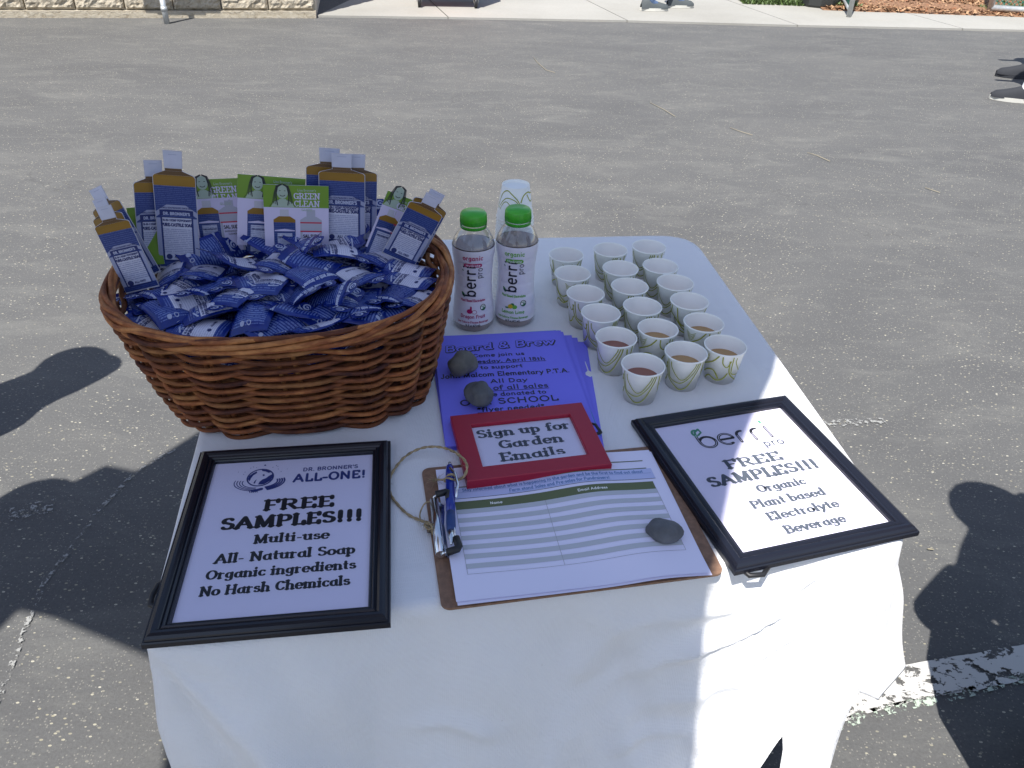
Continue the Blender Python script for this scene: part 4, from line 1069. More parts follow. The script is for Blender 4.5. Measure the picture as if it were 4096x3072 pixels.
# ---- green guide cards
def guide_card(label, mtx, Wd=.112, Hh=.120, plain=False, group='green and white guide cards in the basket'):
    r = empty('guide_card', (0, 0, 0), 0, label, 'printed card', group); r.matrix_world = mtx
    w2 = Wd/2
    mb = MB(); mb.box((0, Hh/2, -.0004), (Wd, Hh, .0008), M['gc_white']); cd = mb.build('card', r)
    gy = 0 if plain else Hh-.36*Wd
    mb = MB(); z = .0002; mb.poly([(-w2, gy, z), (w2, gy, z), (w2, Hh, z), (-w2, Hh, z)], M['green']); mb.build('green_panel', r)
    if plain: return r
    mb = MB()   # simple line portrait of a long haired woman
    fx, fy = -w2*.42, gy+.022
    mb.poly([(x, y, z+.0002) for x, y in A(fx, fy, .0075, .0098, 0, 360, 16)[:-1]], M['face'])
    mb.poly([(fx-.016, gy+.0005, z+.0001), (fx+.016, gy+.0005, z+.0001), (fx+.012, gy+.008, z+.0001), (fx+.004, gy+.012, z+.0001), (fx-.004, gy+.012, z+.0001), (fx-.012, gy+.008, z+.0001)], M['face'])
    for s_ in (-1, 1):
        for q_ in range(4):
            e = q_*.0011
            ribbon(mb, [(fx+s_*.001, fy+.0108+e*.3), (fx+s_*(.0062+e*.6), fy+.0075+e*.4), (fx+s_*(.0080+e), fy-.001), (fx+s_*(.0086+e*1.4), fy-.008-e), (fx+s_*(.0070+e*2.2), gy+.0035+q_*.0012)], lambda a, b: (.0007, .0003, .0005, .0003)[q_], M['charcoal'], lift(z+.0003))
        ribbon(mb, [(fx+s_*.0042, fy+.0018), (fx+s_*.0024, fy+.0020)], lambda a, b: .0004, M['charcoal'], lift(z+.0003))
        ribbon(mb, [(fx+s_*.018, gy+.001), (fx+s_*.013, gy+.008), (fx+s_*.005, gy+.011)], lambda a, b: .0003, M['charcoal'], lift(z+.0003))
    ribbon(mb, A(fx, fy-.0035, .0035, .0022, 200, 340, 6), lambda a, b: .0005, M['charcoal'], lift(z+.0003))
    mb.build('portrait_sketch', r)
    mb = MB(); cx = w2*.32
    letters(mb, 'Lisa Bronner\'s', cx, Hh-.0085, .0036, M['face'], .16, fmap=lift(z+.0002), xs=.8)
    letters(mb, 'GREEN', cx, Hh-.0195, .0088, M['gc_white'], .17, .10, True, fmap=lift(z+.0002), xs=.92)
    letters(mb, 'CLEAN', cx, Hh-.0305, .0088, M['gc_white'], .17, .10, True, fmap=lift(z+.0002), xs=.92)
    letters(mb, 'GUIDE', cx, Hh-.0368, .0034, M['face'], .18, fmap=lift(z+.0002), xs=1.1); mb.build('lettering', r)
    # two printed bottles
    def bott(cx, kind):
        mb = MB(); b = .015; y1 = gy-.015; y0 = y1-.062
        mb.poly([(cx-.006, y1+.002, z), (cx+.006, y1+.002, z), (cx+.006, y1+.012, z), (cx-.006, y1+.012, z)], M['gc_grey'] if kind else M['card_edge'])
        mb.poly([(cx-b, y0, z), (cx+b, y0, z), (cx+b, y1-.003, z), (cx+b*.5, y1+.002, z), (cx-b*.5, y1+.002, z), (cx-b, y1-.003, z)], M['card_blue'] if kind == 0 else M['gc_grey'])
        if kind == 0:
            mb.poly([(cx-b, y1-.007, z+.0001), (cx+b, y1-.007, z+.0001), (cx+b, y1-.003, z+.0001), (cx+b*.5, y1+.002, z+.0001), (cx-b*.5, y1+.002, z+.0001), (cx-b, y1-.003, z+.0001)], M['card_amber'])
            mb.poly([(cx-b*.92, y1-.020, z+.0001), (cx+b*.92, y1-.020, z+.0001), (cx+b*.92, y1-.0185, z+.0001), (cx, y1-.0165, z+.0001), (cx-b*.92, y1-.0185, z+.0001)], M['gc_white'])
            mb.poly([(cx-b*.68, y0, z+.0002), (cx+b*.68, y0, z+.0002), (cx+b*.68, y1-.023, z+.0002), (cx-b*.68, y1-.023, z+.0002)], M['card_panel'])
            letters(mb, 'PURE-CASTILE SOAP', cx, y1-.030, .0022, M['ink_navy'], .22, fmap=lift(z+.0004), xs=.62)
        else:
            for dy in (.006, .019): mb.poly([(cx-b, y1-dy-.002, z+.0001), (cx+b, y1-dy-.002, z+.0001), (cx+b, y1-dy, z+.0001), (cx-b, y1-dy, z+.0001)], M['red_print'])
            mb.poly([(cx-b*.8, y0, z+.0001), (cx+b*.8, y0, z+.0001), (cx+b*.8, y1-.021, z+.0001), (cx-b*.8, y1-.021, z+.0001)], M['gc_white'])
            letters(mb, 'SAL SUDS', cx, y1-.0295, .0050, M['charcoal'], .20, fmap=lift(z+.0003), xs=.72)
            letters(mb, 'BIODEGRADABLE', cx, y1-.0345, .0024, M['charcoal'], .16, fmap=lift(z+.0003), xs=.8)
            letters(mb, 'CLEANER', cx, y1-.0385, .0024, M['charcoal'], .16, fmap=lift(z+.0003), xs=.8)
        mb.build('printed_bottle', r)
    bott(-w2*.38, 0); bott(w2*.44, 1)
    return r
def gcd(label, *a, plain=False): m_, w_, l_ = upright(*a); guide_card(label, m_, w_, l_, plain)
gcd('green and white guide card in the middle front, fully visible', (1190, 1000), (1184, 741), TH+.160, .008, 250, radians(2))
gcd('green and white guide card half hidden behind the front one', (1082, 985), (1088, 706), TH+.162, .016, 256, radians(4))
gcd('green and white guide card leaning left beside the tall bottle card', (892, 985), (852, 716), TH+.158, .018, 205, radians(-6))
gcd('green guide card showing only a green sliver behind the left bottle cards', (606, 1060), (560, 828), TH+.160, .02, 100, radians(-10), plain=True)
gcd('green and white guide card tilted behind the card at the right rim', (1535, 1010), (1625, 790), TH+.158, .02, 150, radians(20))

# ================================================================== DRINK BOTTLES
def drink_bottle(px, base, inkm, flavour, fruit, label):
    c = at(px[0], px[1], TH); c.z = TH
    yaw = atan2(c.y, c.x)-pi/2          # front turned to the viewer
    r = empty('drink_bottle', c, yaw+base, label, 'bottle', 'plastic drink bottles beside the basket')
    def rad(z):
        pts = [(0, .0300), (.004, .0325), (.012, .0332), (.028, .0330), (.040, .0318), (.060, .0300), (.080, .0292), (.100, .0296), (.118, .0312), (.130, .0328), (.140, .0333), (.146, .0328), (.154, .0300), (.162, .0255), (.168, .0205), (.171, .0185), (.175, .0180), (.180, .0180)]
        for (a, ra), (b, rb) in zip(pts, pts[1:]):
            if z <= b: return ra+(rb-ra)*(z-a)/(b-a)
        return .018
    def R(z): return rad(z)+(-.0007*max(0, 1-abs((z-.026) % .021-.0105)/.0028) if .02 < z < .135 else 0)
    mb = MB(); mb.lathe([(R(z/1000), z/1000) for z in range(0, 181, 3)], M['pet'], 40); mb.build('shell', r)
    mb = MB(); mb.lathe([(R(z/1000)+.0004, z/1000) for z in [k for k in range(13, 145, 2)]], M['label_white'], 48); sl_ = mb.build('sleeve_label', r)
    mb = MB(); mb.disc(.029, .0015, M['dtea'], 30); mb.lathe([(R(z/1000)-.0015, z/1000) for z in range(1, 144, 5)], M['dtea'], 30); mb.disc(R(.1435)-.0015, .1435, M['dtea'], 30); mb.build('drink', r)
    mb = MB(); mb.lathe([(.0182, .171), (.0205, .171), (.0207, .176)], M['greencap'], 36); mb.build('tamper_ring', r)
    mb = MB(); mb.lathe([(.0200, .1772), (.0206, .178), (.0200, .192), (.0180, .1945), (.0001, .1950)], M['greencap'], 48)
    cp = mb.build('cap', r)
    mb = MB()
    for k in range(60):
        a = 2*pi*k/60; mb.tube([(.0206*cos(a), .0206*sin(a), .179), (.0200*cos(a), .0200*sin(a), .191)], .0004, M['greencap'], 4)
    mb.build('ridge', cp)['kind'] = 'stuff'
    def wr(a, b, k): th = -pi/2+a/.0315; rr = rad(b)+.0009+k*8e-6; return (rr*cos(th), rr*sin(th), b)
    def dense(mb2): pass
    def seg(a, b, n=6): return [(a[0]+(b[0]-a[0])*i/n, a[1]+(b[1]-a[1])*i/n) for i in range(n+1)]
    DENS[0] = .0012; mb = MB()
    letters(mb, 'organic', 0, .1285, .0082, inkm, .15, fmap=wr, xs=.8)
    ribbon(mb, seg((-.011, .1195), (.011, .1195), 10), lambda a, b: .0034, inkm, wr)
    letters(mb, 'Hydrate', 0, .1175, .0045, M['label_white'], .15, fmap=lambda a, b, k: wr(a, b, k+14), xs=1.0)
    # the vertical logo, reading upwards
    letters(mb, 'berri', .0045, .0635, .0215, M['charcoal'], .13, fmap=wr, rot=pi/2, align='l', xs=.86)
    letters(mb, 'pro', .0155, .0955, .0110, M['charcoal'], .10, fmap=wr, rot=pi/2, align='l', xs=.86)
    for (x0, y0, s_) in ((-.0125, .0640, 1.), (-.0150, .1090, .35)):
        lf_ = [(x0, y0), (x0-.0015*s_, y0+.005*s_), (x0-.005*s_, y0+.008*s_), (x0-.007*s_, y0+.008*s_), (x0-.006*s_, y0+.003*s_), (x0-.003*s_, y0-.0005*s_)]
        mb.poly([wr(x, y, 12) for x, y in lf_][::-1], M['dkgreen'])
    letters(mb, 'Plant Based Electrolytes', 0, .0560, .0042, inkm, .17, fmap=wr, xs=.66)
    letters(mb, flavour, 0, .0275, .0062, inkm, .16, fmap=wr, xs=.78)
    letters(mb, 'Low Calorie Fitness Beverage', 0, .0185, .0037, inkm, .17, fmap=wr, xs=.74)
    letters(mb, '16 fl oz (473 ml)', 0, .0125, .0038, M['charcoal'], .15, fmap=wr, xs=.62)
    cc = (.0165, .0455)
    mb.poly([wr(x, y, 9) for x, y in A(cc[0], cc[1], .0045, .0050, 0, 360, 16)[:-1]], M['photo_white'])
    mb.poly([wr(x, y, 16) for x, y in A(cc[0], cc[1], .0044, .0049, 180, 360, 10)], M['dkgreen'])
    ribbon(mb, A(cc[0], cc[1], .0045, .0050, 0, 360, 20), lambda a, b: .0005, M['charcoal'], lambda a, b, k: wr(a, b, k+18))
    letters(mb, 'USDA', cc[0], cc[1]+.0006, .0024, M['dkgreen'], .2, fmap=lambda a, b, k: wr(a, b, k+20), xs=.8)
    for (x, y, rx, ry, mt_, k) in fruit:
        mb.poly([wr(X_, Y_, k) for X_, Y_ in A(x, y, rx, ry, 0, 360, 14)[:-1]], mt_)
    mb.build('print', sl_); DENS[0] = 0
    return r
drink_bottle((1893, 1292), -.02, M['magenta'], 'Dragon Fruit', [(-.005, .0395, .0045, .004, M['magenta'], 8), (-.003, .0445, .0015, .004, M['magenta'], 9), (.0025, .0385, .0038, .0035, M['magenta'], 12), (.0025, .0385, .0031, .0028, M['label_white'], 16)], 'clear drink bottle with green cap and magenta dragon fruit lettering, nearer the basket')
drink_bottle((2058, 1274), -.10, M['lime'], 'Lemon Lime', [(-.009, .0375, .004, .0014, M['dkgreen'], 7), (-.001, .0435, .003, .0025, M['dkgreen'], 8), (-.004, .0400, .0040, .0038, M['yellow'], 11), (.0025, .0395, .0042, .0036, M['lime'], 15)], 'clear drink bottle with green cap and green lemon lime lettering, nearer the cups')

# ================================================================== PAPER CUPS
CH, CRt, CRb = .056, .0303, .0222
def cup_R(z): return CRb+(CRt-CRb)*z/CH
def cup_shell(mb):
    mb.lathe([(CRb-.0006, .003), (CRb, 0), (CRt-.0006, CH-.0015)], M['photo_white'], 44)
    mb.lathe([(CRt-.0006, CH-.0030), (CRt+.0007, CH-.0022), (CRt+.0010, CH-.0008), (CRt+.0004, CH+.0003), (CRt-.0008, CH+.0001), (CRt-.0010, CH-.0015)], M['photo_white'], 44)
def cup_strokes(mb, seed=0):
    def wr(a, b, k): rr = cup_R(b)+.00025+k*5e-6; return (rr*cos(a), rr*sin(a), b)
    def curve(pts, w_):
        P = [(x, y) for x, y in pts]; out = []
        n = len(P)
        for i in range(n-1):
            p0, p1, p2, p3 = P[max(0, i-1)], P[i], P[i+1], P[min(n-1, i+2)]
            for s_ in range(7):
                t = s_/7; out.append(tuple(.5*((2*p1[d])+(-p0[d]+p2[d])*t+(2*p0[d]-5*p1[d]+4*p2[d]-p3[d])*t*t+(-p0[d]+3*p1[d]-3*p2[d]+p3[d])*t**3) for d in (0, 1)))
        out.append(P[-1])
        # ribbon in (angle*R) space
        sc = .026
        ribbon(mb, [(x*sc, y) for x, y in out], lambda a, b: w_*1.3, M['olive'], lambda a, b, k: wr(a/sc, b, k))
    C = [([(-1.05, .052), (-1.0, .030), (-.85, .020), (-.2, .017), (.35, .034), (.55, .052)], .00055),
         ([(-.85, .050), (-.80, .040), (-.35, .024), (.0, .026), (.35, .044), (.42, .052)], .00050),
         ([(-1.2, .045), (-1.05, .022), (-.5, .008), (-.15, .005), (.25, .014), (.60, .040), (.66, .052)], .00065),
         ([(.9, .050), (1.05, .030), (1.3, .018), (1.7, .010), (2.1, .002)], .0008),
         ([(1.25, .052), (1.3, .034), (1.55, .026), (1.9, .030), (2.2, .045), (2.25, .052)], .0007),
         ([(1.6, .052), (1.9, .042), (2.5, .034), (3.1, .018), (3.4, .012)], .0008),
         ([(2.4, .006), (2.8, .014), (3.3, .010), (3.9, .022), (4.3, .024), (4.6, .012)], .0008),
         ([(2.7, .052), (2.8, .030), (3.2, .022), (3.6, .028), (4.2, .040), (4.5, .052)], .0007),
         ([(3.6, .002), (4.0, .012), (4.5, .008), (4.9, .012), (5.1, .022)], .0008),
         ([(4.7, .052), (4.75, .040), (5.0, .034), (5.15, .045)], .0006)]
    for j in range(4): C.append(([(3.4+.03*j, .050-.003*j), (3.7, .0445-.0035*j), (4.0-.03*j, .050-.003*j)], .00025))
    for c_, w_ in C: curve(c_, w_)
    ribbon(mb, [(2.45*.026, .032), (2.50*.026, .024)], lambda a, b: .0004, M['black'], lambda a, b, k: wr(a/.026, b, k))
    ribbon(mb, [(2.50*.026, .033), (2.62*.026, .024)], lambda a, b: .0004, M['black'], lambda a, b, k: wr(a/.026, b, k))
    letters(mb, 'DESIGN', 2.55*.026, .0205, .0018, M['greyink'], .2, fmap=lambda a, b, k: wr(a/.026, b, k))
cups = [("left", [(2265, 1020), (2290, 1095), (2342, 1175), (2403, 1253), (2465, 1350), (2573, 1460)]),
        ("middle", [(2442, 1000), (2482, 1074), (2519, 1146), (2570, 1226), (2632, 1315), (2744, 1410)]),
        ("right", [(2596, 988), (2642, 1065), (2701, 1131), (2758, 1205), (2815, 1291), (2902, 1383)])]
protoc = {}
def cup_proto(liq):
    r = empty('paper_cup', (0, 0, 0), 0, 'x', 'cup', 'paper sample cups set out in three columns')
    mb = MB(); cup_shell(mb); mb.build('cup_wall', r)
    mb = MB(); mb.lathe([(CRt-.0012, CH-.0012), (CRb-.0010, .006), (.0001, .005)], M['cup_in'], 44); mb.build('lining', r)
    mb = MB(); mb.disc(cup_R(.034)-.0012, .034, M[liq], 40); mb.build('drink', r)
    mb = MB(); cup_strokes(mb); mb.build('line_pattern', r); return r
rotd = {"left": [2.6, 2.4, .4, .3, -.35, 0], "middle": [-.3, -.1, -.5, -.2, 1.7, .12], "right": [-.35, -.3, -.35, 2.9, 1.9, 1.5]}
ords = ['sixth', 'fifth', 'fourth', 'third', 'second', 'front']
for col, L_ in cups:
    liq = 'redtea' if col == 'left' else 'tea'
    for i, (px, py) in enumerate(L_):
        if liq not in protoc: r = cup_proto(liq); protoc[liq] = r
        else: r = copy_tree(protoc[liq])
        p_ = at(px, py, TH+CH); r.location = (p_.x, p_.y, TH+.0012); r.rotation_euler = (0, 0, atan2(p_.y, p_.x)-pi+ .1 + rotd[col][i])
        dz = [.55, .55, .8, .75, 1.0, 1.0][i]*(1.0 if col != 'right' or i != 3 else .8)
        for ch in r.children:
            if ch.name.startswith('drink'): ch.location = (0, 0, (.034*dz-.034)); ch.scale = (1-(1-dz)*.12, 1-(1-dz)*.12, 1)
        nm = ('reddish' if col == 'left' else 'amber')
        r['label'] = f"paper cup of {nm} drink, " + (f"front cup of the {col} column" if i == 5 else (f"{ords[i]} from the front in the {col} column" if i else f"farthest cup of the {col} column"))
# upside-down stack of cups behind the bottles
sb = at(2036, 1180, TH); sb.z = TH
random.seed(3)
c_lo = at(2034, 1168, TH)
stackb = Vector((-.012, 1.255, TH))
mbc = MB()
mbc.lathe([(CRt+.0004, .0005), (CRb, CH), (CRb-.0008, CH), (CRb-.0010, CH-.004)], M['photo_white'], 40)
mbc.lathe([(CRt-.0006, .0030), (CRt+.0007, .0022), (CRt+.0010, .0008), (CRt+.0004, -.0003), (CRt-.0008, 0)], M['photo_white'], 40)
mbc.disc(CRb-.0010, CH-.004, M['photo_white'], 40)
NUM = 'x second third fourth fifth sixth seventh eighth ninth tenth eleventh twelfth thirteenth fourteenth fifteenth sixteenth seventeenth eighteenth nineteenth twentieth twenty-first twenty-second twenty-third twenty-fourth twenty-fifth twenty-sixth'.split()
NUM = NUM[:1]+NUM[1:]
cup_inv = None; NSTACK = 25; stp = .0061
for k in range(NSTACK):
    if cup_inv is None:
        r = empty('paper_cup', (0, 0, 0)); mbc.build('cup_wall', r)
        mb = MB(); cup_strokes(mb)
        mb.v = [(x, -y, CH-z) for x, y, z in mb.v]; mb.build('line_pattern', r); cup_inv = r
    else: r = copy_tree(cup_inv)
    r.location = stackb+Vector((.0003*k+.0006*random.uniform(-1, 1), .0006*random.uniform(-1, 1), k*stp+.001)); r.rotation_euler = (0, 0, random.uniform(0, 6.3) if k < NSTACK-1 else 3.9)
    if k < NSTACK-1: tag(r, f'upside down paper cup nested in the stack behind the bottles, {NUM[NSTACK-1-k]} from the top', 'cup', 'nested paper cups of the stack')
    else: tag(r, 'upside down white paper cup on top of the stack behind the bottles', 'cup', 'nested paper cups of the stack')

# ================================================================== FLYERS
FW, FH = .206, .279
fl_c, fl_a = Vector((-.004, .970, 0)), .160
random.seed(9)
def sheet(name, w_, h_, z, mt, amp, nx=14, ny=18, lift_far=0, seed=0):
    mb = MB(); fz = lambda x, y: z+amp*noise.noise((x*9+seed, y*9, seed))+lift_far*max(0, (y/(h_/2)-.55))**2
    rows = [[((x_, y_, fz(x_, y_)), (x_, y_)) for x_ in [(-.5+i/nx)*w_ for i in range(nx+1)]] for y_ in [(-.5+j/ny)*h_ for j in range(ny+1)]]
    mb.grid(rows, mt); return mb, fz
for k, (da, dx, dy, mt_, desc) in enumerate([(-.13, .022, -.010, 'flyer', 'lowest periwinkle flyer fanned out furthest to the right'), (-.085, .014, -.004, 'flyer', 'periwinkle flyer second from the bottom of the fanned stack'), (.02, -.004, .007, 'flyer', 'periwinkle flyer peeking out at the back edge of the stack'), (-.05, .010, -.003, 'flyer', 'periwinkle flyer just under the top ones, right edge showing'), (.015, .0, .0035, 'teal', 'teal sheet showing as a thin line along the back edge of the stack'), (-.012, .002, -.001, 'flyer', 'periwinkle flyer right under the printed top flyer')]):
    mb, fz = sheet('flyer', FW, FH, 0, M[mt_], .0008, lift_far=.004, seed=k)
    o_ = mb.build('flyer'); o_.location = (fl_c.x+dx, fl_c.y+dy, TH+.0016+.0011*k); o_.rotation_euler = (0, 0, fl_a+da); tag(o_, desc, 'flyer', 'stack of fundraiser flyers')
fr = empty('flyer', (fl_c.x, fl_c.y, TH+.0085), fl_a, 'top periwinkle flyer with the fundraiser text held by two stones', 'flyer', 'stack of fundraiser flyers')
mb, fz = sheet('sheet', FW, FH, 0, M['flyer'], .0008, lift_far=.004, seed=8); mb.build('sheet', fr)
mb = MB(); fm = lambda a, b, k: (a, b, fz(a, b)+.00035+k*4e-6)
TX = [('Board & Brew', .006, .106, .0190, .34), ('Come join us', .0, .084, .0098, .165), ('Wednesday, April 18th', .0, .067, .0098, .165), ('to support', .0, .050, .0098, .165),
      ('John Malcom Elementary P.T.A.', .004, .030, .0120, .16), ('All Day', .006, .012, .0105, .17), ('20% of all sales', .004, -.0055, .0120, .15), ('will be donated to', .0, -.0205, .0098, .165), ('OUR SCHOOL', .0, -.0395, .0140, .17), ('*flyer needed*', .0, -.0560, .0105, .17)]
TX = [(s_, x-.006, y-.0115, sz*.97, th) for s_, x, y, sz, th in TX]
for s_, x, y, sz, th in TX:
    fill = 1.02
    xs_w = {'Board & Brew': 1.12, 'John Malcom Elementary P.T.A.': .84, 'OUR SCHOOL': 1.22, 'All Day': 1.2}.get(s_, 1.06)
    ln = text_w(s_, sz)*xs_w
    letters(mb, s_, x, y, sz, M['black'], th, fmap=fm, xs=xs_w, slant=.12 if s_[0] == 'B' else 0, rot=.05 if s_[0] == 'B' else 0)
    if s_[:2] in ('We', '20', '*f'):
        n_ = 14; ribbon(mb, [(x-ln/2+ln*i/n_, y-.0022) for i in range(n_+1)], lambda a, b: .0005, M['black'], fm)
for s_, x, y, sz, th in TX[:1]:
    letters(mb, s_, x-.0006, y+.0008, sz, M['flyer'], .17, fmap=lambda a, b, k: fm(a, b, k+12), xs=1.12, slant=.12, rot=.05)
mb.build('lettering', fr)

# ================================================================== STONES
def stone(px, py, z, sx, sy, sz, rz, mt_, seed, label):
    mb = MB(); nu, nv = 28, 16; rows = []
    for j in range(nv+1):
        th = pi*j/nv; r_ = []
        for i in range(nu):
            ph = 2*pi*i/nu; d = Vector((sin(th)*cos(ph), sin(th)*sin(ph), cos(th)))
            k = 1+.26*noise.noise(d*1.1+Vector((seed, 0, 0)))+.03*noise.noise(d*3.1+Vector((0, seed, 0)))
            r_.append(((d.x*sx*k, d.y*sy*k, sz+d.z*sz*k), (0, 0)))
        rows.append(r_)
    mb.grid(rows[::-1], mt_, closed=True); p_ = at(px, py, z+sz)
    o_ = mb.build('stone', loc=(p_.x, p_.y, z)); o_.rotation_euler = (0, 0, rz); tag(o_, label, 'stone', 'stones used as paper weights')
stone(1852, 1452, TH+.0085, .0235, .019, .017, .9, M['stone2'], 3.3, 'brownish grey stone on the flyers nearest the basket')
stone(1918, 1572, TH+.0085, .0195, .0215, .017, .3, M['stone'], 7.1, 'dark grey egg shaped stone on the flyers above the red frame')
stone(2655, 2122, TH+.0070, .0215, .0165, .0095, -.35, M['stone'], 5.4, 'dark grey pebble on the sign-up sheet')

# ================================================================== CLIPBOARD
cb = empty('clipboard', (.0655, .697, TH+.001), .205, 'brown hardboard clipboard holding the sign-up sheet', 'clipboard')
BW, BH = .3125, .2270
mb = MB(); rc = .010; pts = []
for (sx, sy, a0) in ((1, 1, 0), (-1, 1, 90), (-1, -1, 180), (1, -1, 270)):
    pts += A(sx*(BW/2-rc), sy*(BH/2-rc), rc, rc, a0, a0+90, 6)
outline_prism(mb, pts, 0, .003, M['board'], M['board']); mb.build('board', cb)
PW, PH = .2794, .2159
pa = Vector((.0662, .6923, TH+.0066))
sh_ = empty('signup_sheet', pa, .1966, 'white sign-up form with striped rows clipped to the clipboard', 'paper sheet')
def pz(x, y):
    e = max(0, (-y/(PH/2)-.72)) if y < 0 else 0
    return .0016+.0042*math.exp(-((x-.055+y*.3)/.045)**2)+.0010*sin(x*26+y*9)+.0012*sin(x*11-1+y*20)+.010*e*e*(.5+.5*sin(x*13+1.2))*2.2*max(0, 1-abs(x+.02)/.12)
def psheet(z, seed, mt_):
    mb = MB(); nx, ny = 40, 26
    rows = [[((x_, y_, z+pz(x_, y_)), (x_, y_)) for x_ in [(-.5+i/nx)*PW for i in range(nx+1)]] for y_ in [(-.5+j/ny)*PH for j in range(ny+1)]]
    mb.grid(rows, mt_); return mb
psheet(0, 0, M['paper']).build('sheet', sh_)
def fq(u, v): return ((u-.5)*PW, (.5-v)*PH)
def pm(a, b, k): return (a, b, pz(a, b)+.00035+k*5e-6)
def band(mb, u0, u1, v0, v1, mt_, k=0, n=36):
    vs = [v0, (v0+v1)/2, v1]; rows = []
    for v in vs[::-1]: rows.append([(pm(*fq(u0+(u1-u0)*i/n, v), k), fq(u0+(u1-u0)*i/n, v)) for i in range(n+1)])
    mb.grid(rows, mt_)
mb = MB()
for v in (.095, .165): band(mb, .05, .945, v, v+.008, M['hdr'])
band(mb, .06, .965, .173, .262, M['boxblue'], 0); band(mb, .06, .965, .262, .265, M['charcoal'], 3)
mb.build('info_box', sh_)
mb = MB(); band(mb, .06, .945, .288, .352, M['hdr']); mb.build('header_bar', sh_)
mb = MB(); p0 = .352; pit = (.83-.352)/14
for r_i in range(0, 14, 2): band(mb, .06, .945, p0+r_i*pit, p0+(r_i+1)*pit, M['stripe'])
mb.build('row_stripes', sh_)
mb = MB(); band(mb, .06, .945, .832, .834, M['hair_line'])
for u in (.06, .445, .945):
    ribbon(mb, [fq(u, .352+(.832-.352)*i/16) for i in range(17)], lambda a, b: .00022, M['hair_line'], lambda a, b, k: pm(a, b, k+6))
mb.build('table_lines', sh_)
mb = MB()
letters(mb, 'Stay informed about what is happening in the garden and be the first to find out about', *fq(.51, .208), .0053, M['steel_ink'], .19, fmap=lambda a, b, k: pm(a, b, k+8), xs=.80)
letters(mb, 'Farm stand Sales and Pre-sales for Fundraisers!', *fq(.53, .247), .0053, M['steel_ink'], .19, fmap=lambda a, b, k: pm(a, b, k+8), xs=.80)
for (u0, u1, v) in ((.07, .955, .214), (.30, .76, .253)): ribbon(mb, [fq(u0+(u1-u0)*i/24, v) for i in range(25)], lambda a, b: .00022, M['steel_ink'], lambda a, b, k: pm(a, b, k+8))
letters(mb, 'Name', *fq(.235, .330), .0042, M['photo_white'], .18, fmap=lambda a, b, k: pm(a, b, k+8))
letters(mb, 'Email Address', *fq(.66, .330), .0042, M['photo_white'], .18, fmap=lambda a, b, k: pm(a, b, k+8))
mb.build('lettering', sh_)
for k, (da, dx, dy) in enumerate([(.006, .001, -.003), (-.008, .002, -.001)]):
    o_ = psheet(0, k, M['paper']).build('blank_sheet'); o_.location = (pa.x+dx, pa.y+dy, pa.z-.0005*(k+1)); o_.rotation_euler = (0, 0, .1966+da); o_.scale = (1, 1, .8)
    tag(o_, ['white sheet directly under the sign-up form, edge showing at the bottom', 'lowest white sheet on the clipboard under the form'][k], 'paper sheet')
# clip: chrome bar with rubber tipped wire lever along the left edge
def W2(zx, zy, z): return at(1500+zx/2.37, 1750+zy/2.37, z)
loc = cb.matrix_world
def toL(p_, e): return e.matrix_world.inverted() @ p_
bpy.context.view_layer.update()
mb = MB()
a = toL(W2(560, 600, TH+.012), cb); b = toL(W2(620, 1110, TH+.012), cb)
mb.tube([a, a.lerp(b, .5), b], .0055, M['chrome'], 14)
a2 = toL(W2(600, 610, TH+.009), cb); b2 = toL(W2(660, 1115, TH+.009), cb); a3 = toL(W2(655, 640, TH+.0072), cb); b3 = toL(W2(700, 1150, TH+.0072), cb)
mb.poly([a2, b2, b3, a3], M['chrome']); mb.poly([a-Vector((0, 0, .006)), a2, a3, a3-Vector((0, 0, .002))], M['chrome'])
cpn = mb.build('clip', cb)
mb = MB(); a4 = toL(W2(480, 800, TH+.006), cb); b4 = toL(W2(495, 900, TH+.006), cb); a5 = toL(W2(560, 790, TH+.010), cb); b5 = toL(W2(570, 905, TH+.010), cb)
mb.poly([a4, b4, b5, a5], M['chrome']); mb.poly([a4-Vector((0, 0, .001)), a5-Vector((0, 0, .001)), b5-Vector((0, 0, .001)), b4-Vector((0, 0, .001))], M['chrome']); mb.build('clip_tab', cpn)
mb = MB(); wp = [(545, 592, .014), (560, 560, .018), (600, 535, .021)]; mb.tube([toL(W2(x, y, TH+z), cb) for x, y, z in wp], .0013, M['chrome'], 8)
mb.tube([toL(W2(x, y, TH+z), cb) for x, y, z in [(690, 580, .020), (712, 690, .021), (740, 820, .021), (768, 960, .018)]], .0013, M['chrome'], 8)
mb.tube([toL(W2(x, y, TH+z), cb) for x, y, z in [(625, 1115, .012), (655, 1095, .014), (690, 1080, .016)]], .0013, M['chrome'], 8); mb.build('wire_lever', cpn)
mb = MB(); mb.tube([toL(W2(x, y, TH+z), cb) for x, y, z in [(575, 540, .020), (680, 515, .021), (695, 520, .021), (700, 590, .020)]], .0042, M['rubber'], 10)
mb.build('rubber_tip', cpn)
mb = MB(); mb.tube([toL(W2(x, y, TH+z), cb) for x, y, z in [(768, 950, .018), (795, 1035, .017), (785, 1055, .017), (680, 1090, .015)]], .0044, M['rubber'], 10)
mb.build('rubber_tip', cpn)

